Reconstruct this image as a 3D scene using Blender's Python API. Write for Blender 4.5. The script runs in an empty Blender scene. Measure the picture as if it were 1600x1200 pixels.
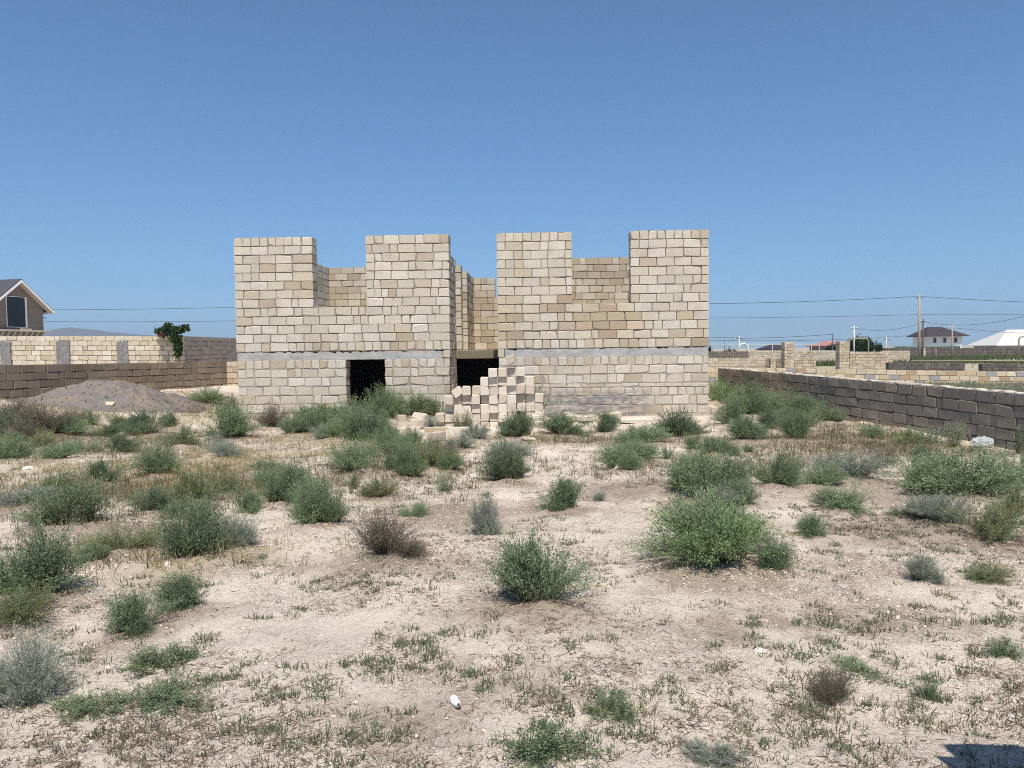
import bpy, math, random
import numpy as np
from mathutils import Vector, Matrix
R = math.radians
scene = bpy.context.scene
col = scene.collection
rng = np.random.default_rng(7)
random.seed(7)

# ------------------------------------------------------------------ camera
YAW, PITCH, ROLL, CH, FPX = 0.04118, 0.04353, 0.01220, 1.472, 1200.0
cF = np.array([-math.sin(YAW)*math.cos(PITCH), math.cos(YAW)*math.cos(PITCH), -math.sin(PITCH)])
r0 = np.array([math.cos(YAW), math.sin(YAW), 0.0])
u0 = np.cross(r0, cF)
cR = r0*math.cos(ROLL) - u0*math.sin(ROLL)
cU = u0*math.cos(ROLL) + r0*math.sin(ROLL)
cP = np.array([0, 0, CH])
cam_d = bpy.data.cameras.new('camera'); cam = bpy.data.objects.new('camera', cam_d); col.objects.link(cam)
cam_d.sensor_width = 36; cam_d.lens = 27; cam_d.clip_start = 0.05; cam_d.clip_end = 20000
cam.matrix_world = Matrix(((cR[0], cU[0], -cF[0], 0), (cR[1], cU[1], -cF[1], 0), (cR[2], cU[2], -cF[2], CH), (0, 0, 0, 1)))
scene.camera = cam

def ray(px, py):
    return cF + (px-800)/FPX*cR - (py-600)/FPX*cU
def at(px, py, d):                       # point at a distance d along the view axis
    return cP + ray(px, py)*d
def on_y(px, py, Y):                     # point on the vertical plane y = Y
    r = ray(px, py); return cP + r*(Y/r[1])
def on_z(px, py, z):
    r = ray(px, py); return cP + r*((z-CH)/r[2])

# ------------------------------------------------------------------ terrain
_T = np.random.default_rng(3).random((256, 256))
def vnoise(x, y):
    x = np.asarray(x, float); y = np.asarray(y, float)
    xi = np.floor(x).astype(int); yi = np.floor(y).astype(int)
    fx = x-xi; fy = y-yi; fx = fx*fx*(3-2*fx); fy = fy*fy*(3-2*fy)
    a = _T[xi & 255, yi & 255]; b = _T[(xi+1) & 255, yi & 255]; c = _T[xi & 255, (yi+1) & 255]; d = _T[(xi+1) & 255, (yi+1) & 255]
    return (a*(1-fx)+b*fx)*(1-fy)+(c*(1-fx)+d*fx)*fy
def sm(t):
    t = np.clip(t, 0, 1); return t*t*(3-2*t)
FY = 17.94
HUM = []                                  # hummocks of blown soil under the shrubs
def H(x, y, fine=True):
    x = np.asarray(x, float); y = np.asarray(y, float)
    z = -0.2 + 0.11*sm((y-16.4)/1.4)*sm((x+11)/3)*sm((7-x)/2.5)
    z = z + 0.55*sm((-x-7.8)/4.0)*sm((y-11)/7)*sm((45-y)/15)
    z = z + 0.12*sm((x-4)/3)*sm((y-14)/6)*sm((60-y)/20)
    near = sm((45-np.hypot(x, y))/20)
    inside = sm((x+7.6)/.5)*sm((4.2-x)/.5)*sm((y-17.2)/.6)
    z = z + near*(1-inside)*((vnoise(x*.45, y*.45)-.5)*.14 + (vnoise(x*1.7+9, y*1.7)-.5)*.05)
    if fine:
        z = z + near*(1-inside)*((vnoise(x*6, y*6+40)-.5)*.026 + (vnoise(x*15, y*15)-.5)*.020)
    for hx, hy, hr, hh in HUM:
        z = z + hh*np.exp(-((x-hx)**2+(y-hy)**2)/(hr*hr))
    return z
def ground(px, py):
    r = ray(px, py); z = -.2
    for _ in range(14):
        t = (z-CH)/r[2]; p = cP+r*t
        z = .5*z+.5*float(H(p[0], p[1], False))
    p[2] = float(H(p[0], p[1])); return p, t

# ------------------------------------------------------------------ helpers
def tag(o, label=None, cat=None, group=None, kind=None):
    if label: o['label'] = label
    if cat: o['category'] = cat
    if group: o['group'] = group
    if kind: o['kind'] = kind
    return o
def empty(name, loc=(0, 0, 0), rz=0):
    o = bpy.data.objects.new(name, None); o.location = loc; o.rotation_euler = (0, 0, rz); o.empty_display_size = .2
    col.objects.link(o); return o
def link(name, me, parent=None, mats=()):
    for m in mats: me.materials.append(m)
    o = bpy.data.objects.new(name, me); col.objects.link(o)
    if parent is not None: o.parent = parent
    return o
def np_mesh(name, V, quads=None, tris=None, colors=None, mi_q=None, mi_t=None):
    me = bpy.data.meshes.new(name)
    V = np.ascontiguousarray(V, dtype=np.float32)
    q = np.zeros((0, 4), np.int32) if quads is None else np.asarray(quads, np.int32)
    t = np.zeros((0, 3), np.int32) if tris is None else np.asarray(tris, np.int32)
    me.vertices.add(len(V)); me.vertices.foreach_set('co', V.ravel())
    nl = q.size+t.size; me.loops.add(nl)
    me.loops.foreach_set('vertex_index', np.concatenate([q.ravel(), t.ravel()]).astype(np.int32))
    n = len(q)+len(t); me.polygons.add(n)
    ls = np.concatenate([np.arange(len(q))*4, q.size+np.arange(len(t))*3]).astype(np.int32)
    me.polygons.foreach_set('loop_start', ls)
    me.polygons.foreach_set('use_smooth', np.zeros(n, bool))
    if mi_q is not None or mi_t is not None:
        a = np.zeros(len(q), np.int32) if mi_q is None else mi_q
        b = np.zeros(len(t), np.int32) if mi_t is None else mi_t
        me.polygons.foreach_set('material_index', np.concatenate([a, b]).astype(np.int32))
    if colors is not None:
        at_ = me.color_attributes.new('tint', 'FLOAT_COLOR', 'POINT')
        c4 = np.ones((len(V), 4), np.float32); c4[:, :colors.shape[1]] = colors
        at_.data.foreach_set('color', c4.ravel())
    me.update(calc_edges=True); me.validate(); return me

class MB:                                 # small mesh collector
    def __init__(s): s.v = []; s.f = []; s.m = []
    def add(s, vs, fs, mi=0):
        b = len(s.v); s.v += [tuple(map(float, v)) for v in vs]; s.f += [tuple(i+b for i in f) for f in fs]; s.m += [mi]*len(fs)
    def hexa(s, p, mi=0):                 # 8 corners: bottom 4 then top 4
        s.add(p, [(3, 2, 1, 0), (4, 5, 6, 7), (0, 1, 5, 4), (1, 2, 6, 5), (2, 3, 7, 6), (3, 0, 4, 7)], mi)
    def box(s, x0, x1, y0, y1, z0, z1, mi=0):
        s.hexa([(x0, y0, z0), (x1, y0, z0), (x1, y1, z0), (x0, y1, z0), (x0, y0, z1), (x1, y0, z1), (x1, y1, z1), (x0, y1, z1)], mi)
    def bar(s, a, b, ua, w, h, mi=0):     # box from a to b, ua = side direction
        a = np.array(a, float); b = np.array(b, float); ua = np.array(ua, float)
        d = b-a; d /= np.linalg.norm(d); ua = ua-d*(ua@d); ua /= np.linalg.norm(ua); n = np.cross(d, ua)
        c = [(-1, -1), (1, -1), (1, 1), (-1, 1)]
        s.hexa([a+ua*w/2*i+n*h/2*j for i, j in c]+[b+ua*w/2*i+n*h/2*j for i, j in c], mi)
    def tube(s, pts, rad, n=8, mi=0, cap=True):
        pts = [np.array(p, float) for p in pts]; rings = []
        rad = rad if hasattr(rad, '__len__') else [rad]*len(pts)
        base = len(s.v); prev = None
        for i, p in enumerate(pts):
            d = pts[min(i+1, len(pts)-1)]-pts[max(i-1, 0)]; d /= np.linalg.norm(d)
            if prev is None:
                a = np.cross(d, (0, 0, 1) if abs(d[2]) < .9 else (1, 0, 0))
            else: a = prev-d*(prev@d)
            a /= np.linalg.norm(a); prev = a; b = np.cross(d, a)
            for k in range(n):
                t = 2*math.pi*k/n; s.v.append(tuple(p+(a*math.cos(t)+b*math.sin(t))*rad[i]))
        for i in range(len(pts)-1):
            for k in range(n):
                s.f.append((base+i*n+k, base+i*n+(k+1) % n, base+(i+1)*n+(k+1) % n, base+(i+1)*n+k)); s.m.append(mi)
        if cap:
            s.f.append(tuple(base+k for k in range(n))[::-1]); s.m.append(mi)
            s.f.append(tuple(base+(len(pts)-1)*n+k for k in range(n))); s.m.append(mi)
    def build(s, name, mats, parent=None, smooth=False):
        me = bpy.data.meshes.new(name); me.from_pydata(s.v, [], s.f)
        me.polygons.foreach_set('material_index', s.m)
        if smooth: me.polygons.foreach_set('use_smooth', [True]*len(s.f))
        me.update(); return link(name, me, parent, mats if isinstance(mats, (list, tuple)) else [mats])

# ------------------------------------------------------------------ materials
def mat(name):
    m = bpy.data.materials.new(name); m.use_nodes = True
    nt = m.node_tree; b = nt.nodes['Principled BSDF']
    b.inputs['Roughness'].default_value = .85; b.inputs['Specular IOR Level'].default_value = .2
    return m, nt, b
def N(nt, t, **kw):
    n = nt.nodes.new(t)
    for k, v in kw.items():
        if k in n.inputs: n.inputs[k].default_value = v
        else: setattr(n, k, v)
    return n
def coord(nt, kind='Object'):
    return N(nt, 'ShaderNodeTexCoord').outputs[kind]
def noise(nt, vec, scale, detail=4, rough=.55, dist=0):
    n = N(nt, 'ShaderNodeTexNoise', Scale=scale, Detail=detail, Roughness=rough, Distortion=dist)
    if vec is not None: nt.links.new(vec, n.inputs['Vector'])
    return n.outputs['Fac']
def ramp(nt, fac, stops):
    n = N(nt, 'ShaderNodeValToRGB'); e = n.color_ramp.elements
    while len(e) < len(stops): e.new(.5)
    for i, (p, c) in enumerate(stops):
        e[i].position = p; e[i].color = (c, c, c, 1) if not hasattr(c, '__len__') else (*c, 1)
    nt.links.new(fac, n.inputs[0]); return n.outputs['Color']
def mix(nt, fac, a, b, mode='MIX'):
    n = N(nt, 'ShaderNodeMix', data_type='RGBA', blend_type=mode)
    for sock, v in ((n.inputs[0], fac), (n.inputs[6], a), (n.inputs[7], b)):
        if hasattr(v, 'is_linked') or hasattr(v, 'links'): nt.links.new(v, sock)
        elif hasattr(v, '__len__'): sock.default_value = (*v, 1)
        else: sock.default_value = v
    return n.outputs[2]
def math_(nt, op, a, b=None):
    n = N(nt, 'ShaderNodeMath', operation=op)
    for i, v in enumerate((a, b)):
        if v is None: continue
        if hasattr(v, 'links'): nt.links.new(v, n.inputs[i])
        else: n.inputs[i].default_value = v
    return n.outputs[0]
def bump(nt, b, h, strength=.5, dist=.01, prev=None):
    n = N(nt, 'ShaderNodeBump', Strength=strength, Distance=dist); nt.links.new(h, n.inputs['Height'])
    if prev is not None: nt.links.new(prev, n.inputs['Normal'])
    nt.links.new(n.outputs[0], b.inputs['Normal']); return n.outputs[0]
def scaled(nt, vec, s):
    n = N(nt, 'ShaderNodeMapping'); n.inputs['Scale'].default_value = s; nt.links.new(vec, n.inputs['Vector']); return n.outputs[0]
def plain(name, c, rough=.8, metal=0, var=.15, scale=3.0, spec=.2):
    m, nt, b = mat(name); v = coord(nt)
    f = noise(nt, v, scale, 5)
    c = np.array(c); nt.links.new(mix(nt, f, tuple(c*(1-var)), tuple(np.minimum(c*(1+var), 1))), b.inputs['Base Color'])
    b.inputs['Roughness'].default_value = rough; b.inputs['Metallic'].default_value = metal; b.inputs['Specular IOR Level'].default_value = spec
    return m

def stone_mat(name, stain=None, wear=.32):
    m, nt, b = mat(name); v = coord(nt)
    t = N(nt, 'ShaderNodeVertexColor', layer_name='tint').outputs['Color']
    saw = noise(nt, scaled(nt, v, (5, 5, 60)), 1.5, 3, .6)
    grain = noise(nt, v, 70, 4, .7)
    big = noise(nt, v, 2.3, 5, .6)
    c = mix(nt, .6, t, mix(nt, saw, (.30, .28, .25), (.72, .71, .70)), 'OVERLAY')
    c = mix(nt, ramp(nt, grain, [(.36, .7), (.5, 0)]), c, (.28, .21, .14))
    c = mix(nt, ramp(nt, big, [(.50, 0), (.72, wear)]), c, (.30, .26, .21))
    if stain:                              # smeared cement over the foot of the wall
        x0, x1, z0, z1 = stain
        s = N(nt, 'ShaderNodeSeparateXYZ'); nt.links.new(v, s.inputs[0])
        d = noise(nt, scaled(nt, v, (1, 1, 3)), 3.5, 6, .7)
        def band(o, a, bb, w):
            k = N(nt, 'ShaderNodeMapRange', interpolation_type='SMOOTHSTEP'); nt.links.new(o, k.inputs[0])
            k.inputs[1].default_value = a; k.inputs[2].default_value = a+w
            k2 = N(nt, 'ShaderNodeMapRange', interpolation_type='SMOOTHSTEP'); nt.links.new(o, k2.inputs[0])
            k2.inputs[1].default_value = bb-w; k2.inputs[2].default_value = bb; k2.inputs[3].default_value = 1; k2.inputs[4].default_value = 0
            return math_(nt, 'MULTIPLY', k.outputs[0], k2.outputs[0])
        f = math_(nt, 'MULTIPLY', band(s.outputs[0], x0, x1, .9), band(s.outputs[2], z0, z1, .16))
        f = math_(nt, 'MULTIPLY', f, ramp(nt, d, [(.37, 0), (.56, .95)]))
        c = mix(nt, f, c, (.20, .19, .19))
    nt.links.new(c, b.inputs['Base Color']); b.inputs['Roughness'].default_value = .95; b.inputs['Specular IOR Level'].default_value = .08
    h = math_(nt, 'ADD', math_(nt, 'MULTIPLY', saw, .6), grain)
    bump(nt, b, h, .45, .005)
    return m
M = {}
M['stone'] = stone_mat('limestone')
M['stone_stained'] = stone_mat('limestone_with_cement_smears', (-.5, 2.9, -.35, .58))
M['stone_old'] = stone_mat('weathered_limestone', None, .6)
def mortar_mat(name, c):
    m, nt, b = mat(name); v = coord(nt); f = noise(nt, v, 14, 5, .65)
    nt.links.new(mix(nt, f, tuple(x*.6 for x in c), tuple(x*1.25 for x in c)), b.inputs['Base Color']); bump(nt, b, noise(nt, v, 40, 4), .8, .01)
    return m
M['mortar'] = mortar_mat('mortar', (.27, .225, .18))
M['mortar_light'] = mortar_mat('smeared_mortar', (.36, .31, .26))
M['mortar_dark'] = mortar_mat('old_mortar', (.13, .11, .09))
m, nt, b = mat('concrete'); v = coord(nt)
f1 = noise(nt, scaled(nt, v, (1, 1, 2.5)), 2.2, 7, .65); f2 = noise(nt, v, 30, 4, .6)
c = ramp(nt, f1, [(.3, (.31, .30, .285)), (.5, (.45, .44, .42)), (.68, (.57, .555, .53))])
nt.links.new(mix(nt, math_(nt, 'MULTIPLY', f2, .5), c, (.22, .21, .20)), b.inputs['Base Color']); bump(nt, b, math_(nt, 'ADD', f1, f2), .6, .015); M['concrete'] = m
m, nt, b = mat('rough_dark_concrete'); v = coord(nt); f1 = noise(nt, v, 5, 7, .7)
nt.links.new(ramp(nt, f1, [(.3, (.13, .125, .12)), (.7, (.30, .29, .28))]), b.inputs['Base Color']); bump(nt, b, f1, 1, .03); M['concrete_dark'] = m
M['lintel'] = mortar_mat('stained_concrete', (.22, .185, .13))

m, nt, b = mat('foliage')
t = N(nt, 'ShaderNodeVertexColor', layer_name='tint').outputs['Color']
oi = N(nt, 'ShaderNodeObjectInfo').outputs['Random']
hs = N(nt, 'ShaderNodeHueSaturation', Saturation=1.0)
nt.links.new(t, hs.inputs['Color'])
mr = N(nt, 'ShaderNodeMapRange'); nt.links.new(oi, mr.inputs[0]); mr.inputs[3].default_value = .82; mr.inputs[4].default_value = 1.18
nt.links.new(mr.outputs[0], hs.inputs['Value'])
nt.links.new(hs.outputs[0], b.inputs['Base Color']); b.inputs['Roughness'].default_value = .75; b.inputs['Specular IOR Level'].default_value = .15
tr = N(nt, 'ShaderNodeBsdfTranslucent'); nt.links.new(hs.outputs[0], tr.inputs['Color'])
ms = N(nt, 'ShaderNodeMixShader'); ms.inputs[0].default_value = .42
nt.links.new(b.outputs[0], ms.inputs[1]); nt.links.new(tr.outputs[0], ms.inputs[2]); nt.links.new(ms.outputs[0], nt.nodes['Material Output'].inputs['Surface'])
M['leaf'] = m
HAZE, DENOISE, EXPO = 2.8e-4, False, 0.2
# ------------------------------------------------------------------ masonry
import itertools
_cs = list(itertools.product((-1, 1), repeat=3)); _ci = {c: i for i, c in enumerate(_cs)}
_tv = np.array([[(s[a] if a == k else .9*s[a]) for a in range(3)] for s in _cs for k in range(3)], float)
def _orient(f):
    p = _tv[list(f)]; n = np.cross(p[1]-p[0], p[2]-p[0]); return f if n @ p.mean(0) > 0 else f[::-1]
_Q = []; _Tt = []
for a in range(3):
    o1, o2 = [i for i in range(3) if i != a]
    for s in (-1, 1):
        f = []
        for p, q in ((-1, -1), (1, -1), (1, 1), (-1, 1)):
            c = [0, 0, 0]; c[a] = s; c[o1] = p; c[o2] = q; f.append(_ci[tuple(c)]*3+a)
        _Q.append(_orient(tuple(f)))
    for p in (-1, 1):
        for q in (-1, 1):
            c0 = [0, 0, 0]; c0[o1] = p; c0[o2] = q; c1 = list(c0); c0[a] = -1; c1[a] = 1
            i0, i1 = _ci[tuple(c0)]*3, _ci[tuple(c1)]*3
            _Q.append(_orient((i0+o1, i0+o2, i1+o2, i1+o1)))
for i in range(8): _Tt.append(_orient((i*3, i*3+1, i*3+2)))
_Q = np.array(_Q); _Tt = np.array(_Tt); _S = np.array(_cs, float)

def blocks_mesh(B, C, chip=.05, cham=.004, jit=.004, g=None):
    g = g or rng; n = len(B); B = np.asarray(B, float)
    lo = B[:, [0, 2, 4]]; hi = B[:, [1, 3, 5]]; ctr = (lo+hi)/2; hf = (hi-lo)/2
    corner = ctr[:, None]+hf[:, None]*_S[None]+g.normal(0, 1, (n, 8, 3))*jit*np.array([1, .3, 1])
    ch = g.uniform(.5, 1.6, (n, 8, 1))*cham
    ch = np.where(g.random((n, 8, 1)) < chip, g.uniform(.012, .035, (n, 8, 1)), ch)
    ch = np.minimum(ch, hf.min(1)[:, None, None]*.8)
    V = np.repeat(corner[:, :, None], 3, 2)
    for k in range(3):
        for a in range(3):
            if a != k: V[:, :, k, a] -= ch[:, :, 0]*_S[None, :, a]*g.uniform(.7, 1.3, (n, 8))
    V = V.reshape(-1, 3); off = (np.arange(n)*24)[:, None, None]
    return V, (_Q[None]+off).reshape(-1, 4), (_Tt[None]+off).reshape(-1, 3), np.repeat(np.asarray(C, float), 24, 0)
_BX = [(3, 2, 1, 0), (4, 5, 6, 7), (0, 1, 5, 4), (1, 2, 6, 5), (2, 3, 7, 6), (3, 0, 4, 7)]
def boxes_mesh(B):
    B = np.asarray(B, float).reshape(-1, 6); n = len(B)
    ix = [(0, 2, 4), (1, 2, 4), (1, 3, 4), (0, 3, 4), (0, 2, 5), (1, 2, 5), (1, 3, 5), (0, 3, 5)]
    V = np.stack([B[:, list(i)] for i in ix], 1).reshape(-1, 3)
    return V, (np.array(_BX)[None]+(np.arange(n)*8)[:, None, None]).reshape(-1, 4)

CREAM = [((.59, .54, .445), 6), ((.64, .595, .51), 5), ((.55, .48, .375), 2), ((.49, .42, .32), 1), ((.565, .52, .44), 4)]
TAN = [((.55, .47, .355), 4), ((.47, .39, .28), 4), ((.60, .53, .425), 4), ((.43, .345, .245), 2)]
WHITE = [((.60, .54, .43), 5), ((.55, .485, .37), 4), ((.65, .60, .50), 3), ((.48, .41, .30), 1)]
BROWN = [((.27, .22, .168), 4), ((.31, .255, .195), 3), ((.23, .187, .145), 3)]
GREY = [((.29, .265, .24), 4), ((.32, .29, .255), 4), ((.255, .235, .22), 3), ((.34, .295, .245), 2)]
LOT = [((.62, .53, .39), 5), ((.55, .45, .31), 4), ((.68, .60, .47), 3), ((.34, .34, .36), 1), ((.46, .34, .22), 1)]
def pick(pal, k=None):
    w = np.array([x[1] for x in pal], float)
    c = np.array(pal[rng.choice(len(pal), p=w/w.sum())][0])
    return c*rng.uniform(.90, 1.02)*rng.uniform(.985, 1.015, 3)

class Wall:
    def __init__(s): s.B = []; s.C = []; s.Mt = []
    def course(s, x0, x1, z0, z1, y0=0, y1=.4, mode='S', pal=CREAM, par=0, gap=.018, depth=.024, zone=None, hf=.2):
        h = z1-z0; x = x0; first = True
        while x < x1-1e-6:
            L = .40*rng.uniform(.97, 1.03) if mode == 'S' else .2*rng.uniform(.95, 1.06)
            if mode == 'S' and (first and par): L = .2
            elif mode == 'S' and rng.random() < hf: L = .2*rng.uniform(.75, 1.1)
            elif mode == 'H' and rng.random() < .08: L = .38
            if x1-(x+L) < .12: L = x1-x
            if L > .52: L *= .5
            w = rng.uniform(-.006, .006)
            p = zone(x+L/2, (z0+z1)/2) if zone else pal
            s.B.append((x+gap/2*(0 if first else 1), x+L-(gap/2 if x+L < x1-1e-6 else 0), y0+w, y1+w*.5, z0+gap*.55, z1-gap*.45)); s.C.append(pick(p))
            x += L; first = False
        s.Mt.append((x0+depth, x1-depth, y0+depth*rng.uniform(.5, 1.3), y1-depth, z0, z1+.001))
    def rows(s, spans, ztop, n, pitch, **k):
        for i in range(n):
            for (a, b) in spans: s.course(a, b, ztop-(i+1)*pitch, ztop-i*pitch, par=i % 2, **k)
    def build(s, name, parent=None, origin=(0, 0, 0), u=(1, 0), nrm=None, slope=0., mats=None, jit=.004, chip=.07):
        V, q, t, c = blocks_mesh(s.B, s.C, chip=chip, jit=jit)
        V2, q2 = boxes_mesh(s.Mt)
        A = np.concatenate([V, V2]); C = np.concatenate([c, np.full((len(V2), 3), .3)])
        u = np.array(u, float); u /= np.linalg.norm(u)
        nn = np.array(nrm if nrm is not None else (-u[1], u[0]), float)
        W = np.empty_like(A); W[:, :2] = A[:, :1]*u+A[:, 1:2]*nn; W[:, 2] = A[:, 2]+A[:, 0]*slope
        mi = np.concatenate([np.zeros(len(q), int), np.ones(len(q2), int)])
        me = np_mesh(name, W, np.concatenate([q, q2+len(V)]), t, C, mi)
        o = link(name, me, parent, mats or [M['stone'], M['mortar']]); o.location = origin; return o

def rough_band(name, x0, x1, z0, z1, y0, y1, mt, parent, seg=.06, az=.004, ay=.0022, top=.03):
    n = max(2, int((x1-x0)/seg)); V = []; F = []
    for i in range(n+1):
        x = x0+(x1-x0)*i/n; a = rng.normal(0, az*.35); t = abs(rng.normal(0, top)); y = rng.normal(0, ay*.5, 3)
        for j, z in enumerate((z0+a, z0+(z1-z0)*.5, z1-t)): V.append((x, y0+y[j], z))
        V.append((x, y1, z1-t)); V.append((x, y1, z0+a))
    for i in range(n):
        for j in range(5):
            a = i*5+j; b = i*5+(j+1) % 5; F.append((a, a+5, b+5, b))
    F.append((4, 3, 2, 1, 0)); F.append(tuple(n*5+k for k in range(5)))
    me = bpy.data.meshes.new(name); me.from_pydata(V, [], F); me.update()
    return link(name, me, parent, [mt])

# ------------------------------------------------------------------ the block house shell
XL, XR = -7.264, 3.824
fx = lambda px, py=430: float(on_y(px, py, FY)[0])
A1, B0, B1, C0, C1, D0 = fx(488.5), fx(572), fx(701.5), fx(776.5), fx(893.5), fx(985.5)
E0, E1 = fx(541, 600), fx(602, 600)
ZT, ZS, P = 4.2, 1.51, .207
house = tag(empty('block_house', (0, FY, 0)), 'roofless two-storey house shell of cream limestone blocks with a crenellated top', 'house')
def zone_l(x, z):
    return TAN if (vnoise(x*.9, z*1.3) > .8) else CREAM
def zone_r(x, z):
    return TAN if z < 2.75 and z > 1.4 and vnoise(x*1.1+5, z*1.7) > .52 else CREAM
w = Wall()
for k in range(13):
    z1 = ZT-k*P; z0 = z1-P
    sp = [(XL, A1), (B0, B1)] if k < 8 else [(XL, B1)]
    for a, b in sp:
        if k == 12: w.course(a, a+1.25, z0, z1, zone=zone_l, par=1); w.course(a+1.25, b, z0, z1, mode='H', zone=zone_l)
        else: w.course(a, b, z0, z1, mode='H' if k == 0 else 'S', zone=zone_l, par=(k+1) % 2)
w.course(fx(691, 555), B1, 1.31, ZS, zone=zone_l)
w.build('upper_wall', house, jit=.0035, chip=.10)
w = Wall()
for k in range(13):
    z1 = ZT-k*P; z0 = z1-P
    for a, b in ([(C0, C1), (D0, XR)] if k < 8 else [(C0, XR)]):
        if k == 12: w.course(a, b-1.6, z0, z1, mode='H', zone=zone_r); w.course(b-1.6, b, z0, z1, zone=zone_r, par=1)
        else: w.course(a, b, z0, z1, mode='H' if k == 0 else 'S', zone=zone_r, par=k % 2)
w.course(C0, fx(788, 555), 1.31, ZS, zone=zone_r, pal=TAN)
w.build('upper_wall', house, jit=.0035, chip=.10)
# basement front walls
w = Wall(); zs = [1.31, 1.10, .89, .68, .47, .26, .05, -.16, -.37]
for k in range(8):
    for a, b in ((XL+.02, E0), (E1, B1-.02)):
        w.course(a, b, zs[k+1], zs[k], mode='H' if k == 0 else 'S', par=k % 2, pal=CREAM, gap=.022, depth=.012, hf=.3)
w.build('basement_wall', house, jit=.006, chip=.12, mats=[M['stone'], M['mortar_light']])
w = Wall(); zr = [1.31, 1.105, .90, .69, .59, .39, .18, -.03, -.24, -.45]
for k in range(9):
    w.course(C0+.02, XR-.01, zr[k+1], zr[k], mode='H' if k in (0, 4) else 'S', par=k % 2, pal=CREAM, gap=.02, depth=.010, hf=.3)
w.build('basement_wall', house, jit=.006, chip=.12, mats=[M['stone_stained'], M['mortar_light']])
rough_band('concrete_band', XL+.01, fx(691, 555)-.01, 1.306, ZS-.003, .014, .40, M['concrete'], house, top=.02)
rough_band('concrete_band', fx(788, 555)+.01, XR-.01, 1.306, ZS-.003, .014, .40, M['concrete'], house, top=.012)
# forecourt flank: front run, pillar, rear run
def side(x, runs, n, nx, name='court_wall', pal=CREAM, th=.4, mode='S'):
    w = Wall()
    for a, b, zt, zb in runs:
        k = int(round((zt-zb)/P))
        w.rows([(a, b)], zt, k, P, y1=th, pal=pal, mode=mode, hf=.3)
    return w.build(name, house, origin=(x, 0, 0), u=(0, 1), nrm=(nx, 0))
Z2 = ZT-2*P
side(B1-.01, [(.405, 1.45, Z2, -.35)], 0, -1)
side(B1-.01, [(2.7, 3.1, Z2, 1.51)], 0, -1, pal=WHITE)
side(B1-.01, [(4.35, 6.5, Z2, 1.51)], 0, -1, pal=TAN)
side(XL, [(.405, 9.6, ZT, -.35)], 0, 1, 'side_wall')
side(XR, [(.405, 9.6, ZT, -.35)], 0, -1, 'side_wall')
side(C0+.01, [(.405, 6.5, Z2, -.35)], 0, 1)
def cross(y, runs, pal, name='partition_wall', mats=None):
    w = Wall()
    for a, b, zt, zb in runs: w.rows([(a, b)], zt, int(round((zt-zb)/P)), P, pal=pal, hf=.25)
    return w.build(name, house, origin=(0, y, 0), mats=mats)
xs = float(on_y(773, 440, FY+6.5)[0])
cross(6.5, [(B1-.38, xs, Z2, Z2-3*P), (B1-.38, C0+.0, Z2-3*P, 1.51)], TAN, 'court_rear_wall')
cross(6.6, [(XL+.41, B1-.42, ZT, 1.51)], TAN)
cross(5.1, [(C0+.42, XR-.41, ZT, 1.51)], TAN)
cross(9.2, [(XL+.41, XR-.41, 3.3, -.35)], BROWN, 'rear_wall', [M['stone_old'], M['mortar_dark']])  # brown blocks: shade of the unlit basement is put into their colour
mb = MB(); mb.box(XL+.42, B1-.03, .41, 9.15, -.35, -.03); mb.box(C0+.04, XR-.42, .41, 9.15, -.35, -.031); mb.box(B1-.02, C0+.03, 1.72, 9.15, -.35, -.032); mb.build('basement_shade_floor', mortar_mat('shade_dark_earth', (.06, .05, .042)), house)  # added dark floor; the unlit interior's shade is put into its colour
mb = MB()
mb.box(XL+.39, B1+.02, 1.6, 9.19, 1.30, 1.496); mb.box(XL+.39, B1-.03, .39, 1.605, 1.299, 1.495); mb.box(C0-.02, XR-.39, 1.6, 9.19, 1.302, 1.498); mb.box(C0+.03, XR-.39, .39, 1.605, 1.303, 1.499); mb.box(B1-.01, C0+.01, 1.70, 9.18, 1.301, 1.497)
mb.build('floor_slab', M['concrete'], house)
mb = MB(); mb.box(B1+.005, C0+.05, 1.44, 1.695, 1.285, 1.485); mb.build('entrance_lintel', M['lintel'], house)

# ------------------------------------------------------------------ boundary walls
def run(name, parent, p0, p1, n, pitch=.2, pal=CREAM, mats=None, th=.3, ext0=0, ext1=0, mode='S', hf=.25, jit=.006, chip=.1, cap=False, **k):
    p0 = np.array(p0, float); p1 = np.array(p1, float); d = p1-p0; L = math.hypot(d[0], d[1]); u = d[:2]/L; sl = d[2]/L
    o = p0.copy(); o[:2] -= u*ext0; o[2] -= sl*ext0; L += ext0+ext1
    nn = np.array((-u[1], u[0])); mid = o[:2]+u*L/2
    if nn @ mid < 0: nn = -nn
    w = Wall()
    for i in range(n):
        w.course(0, L, -(i+1)*pitch, -i*pitch, y1=th, par=i % 2, pal=pal, mode=mode, hf=hf, **k)
    ob = w.build(name, parent, origin=o, u=u, nrm=nn, slope=sl, mats=mats, jit=jit, chip=chip)
    return ob
old = [M['stone_old'], M['mortar_dark']]
lw = tag(empty('boundary_wall', at(170, 600, 22)), 'low brown block wall behind the gravel heap with a short sunlit return', 'wall')
def child_fix(o, p):                      # keep world placement under a moved root
    o.matrix_parent_inverse = p.matrix_world.inverted() if False else Matrix.Translation(-Vector(p.location))
lL0, lL1 = at(0, 570.7, 19.2), at(355, 565, 28.4)
child_fix(run('long_run', lw, lL0, lL1, 7, .205, BROWN, old, ext0=6, hf=.1), lw)
child_fix(run('return_run', lw, at(354, 565, 28.35), at(430, 565, 28.35), 8, .205, TAN, hf=.3), lw)
nw = tag(empty('neighbour_wall', at(140, 550, 32.5)), 'taller pale block wall with grey concrete pillars, in front of the gabled house', 'wall')
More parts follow.
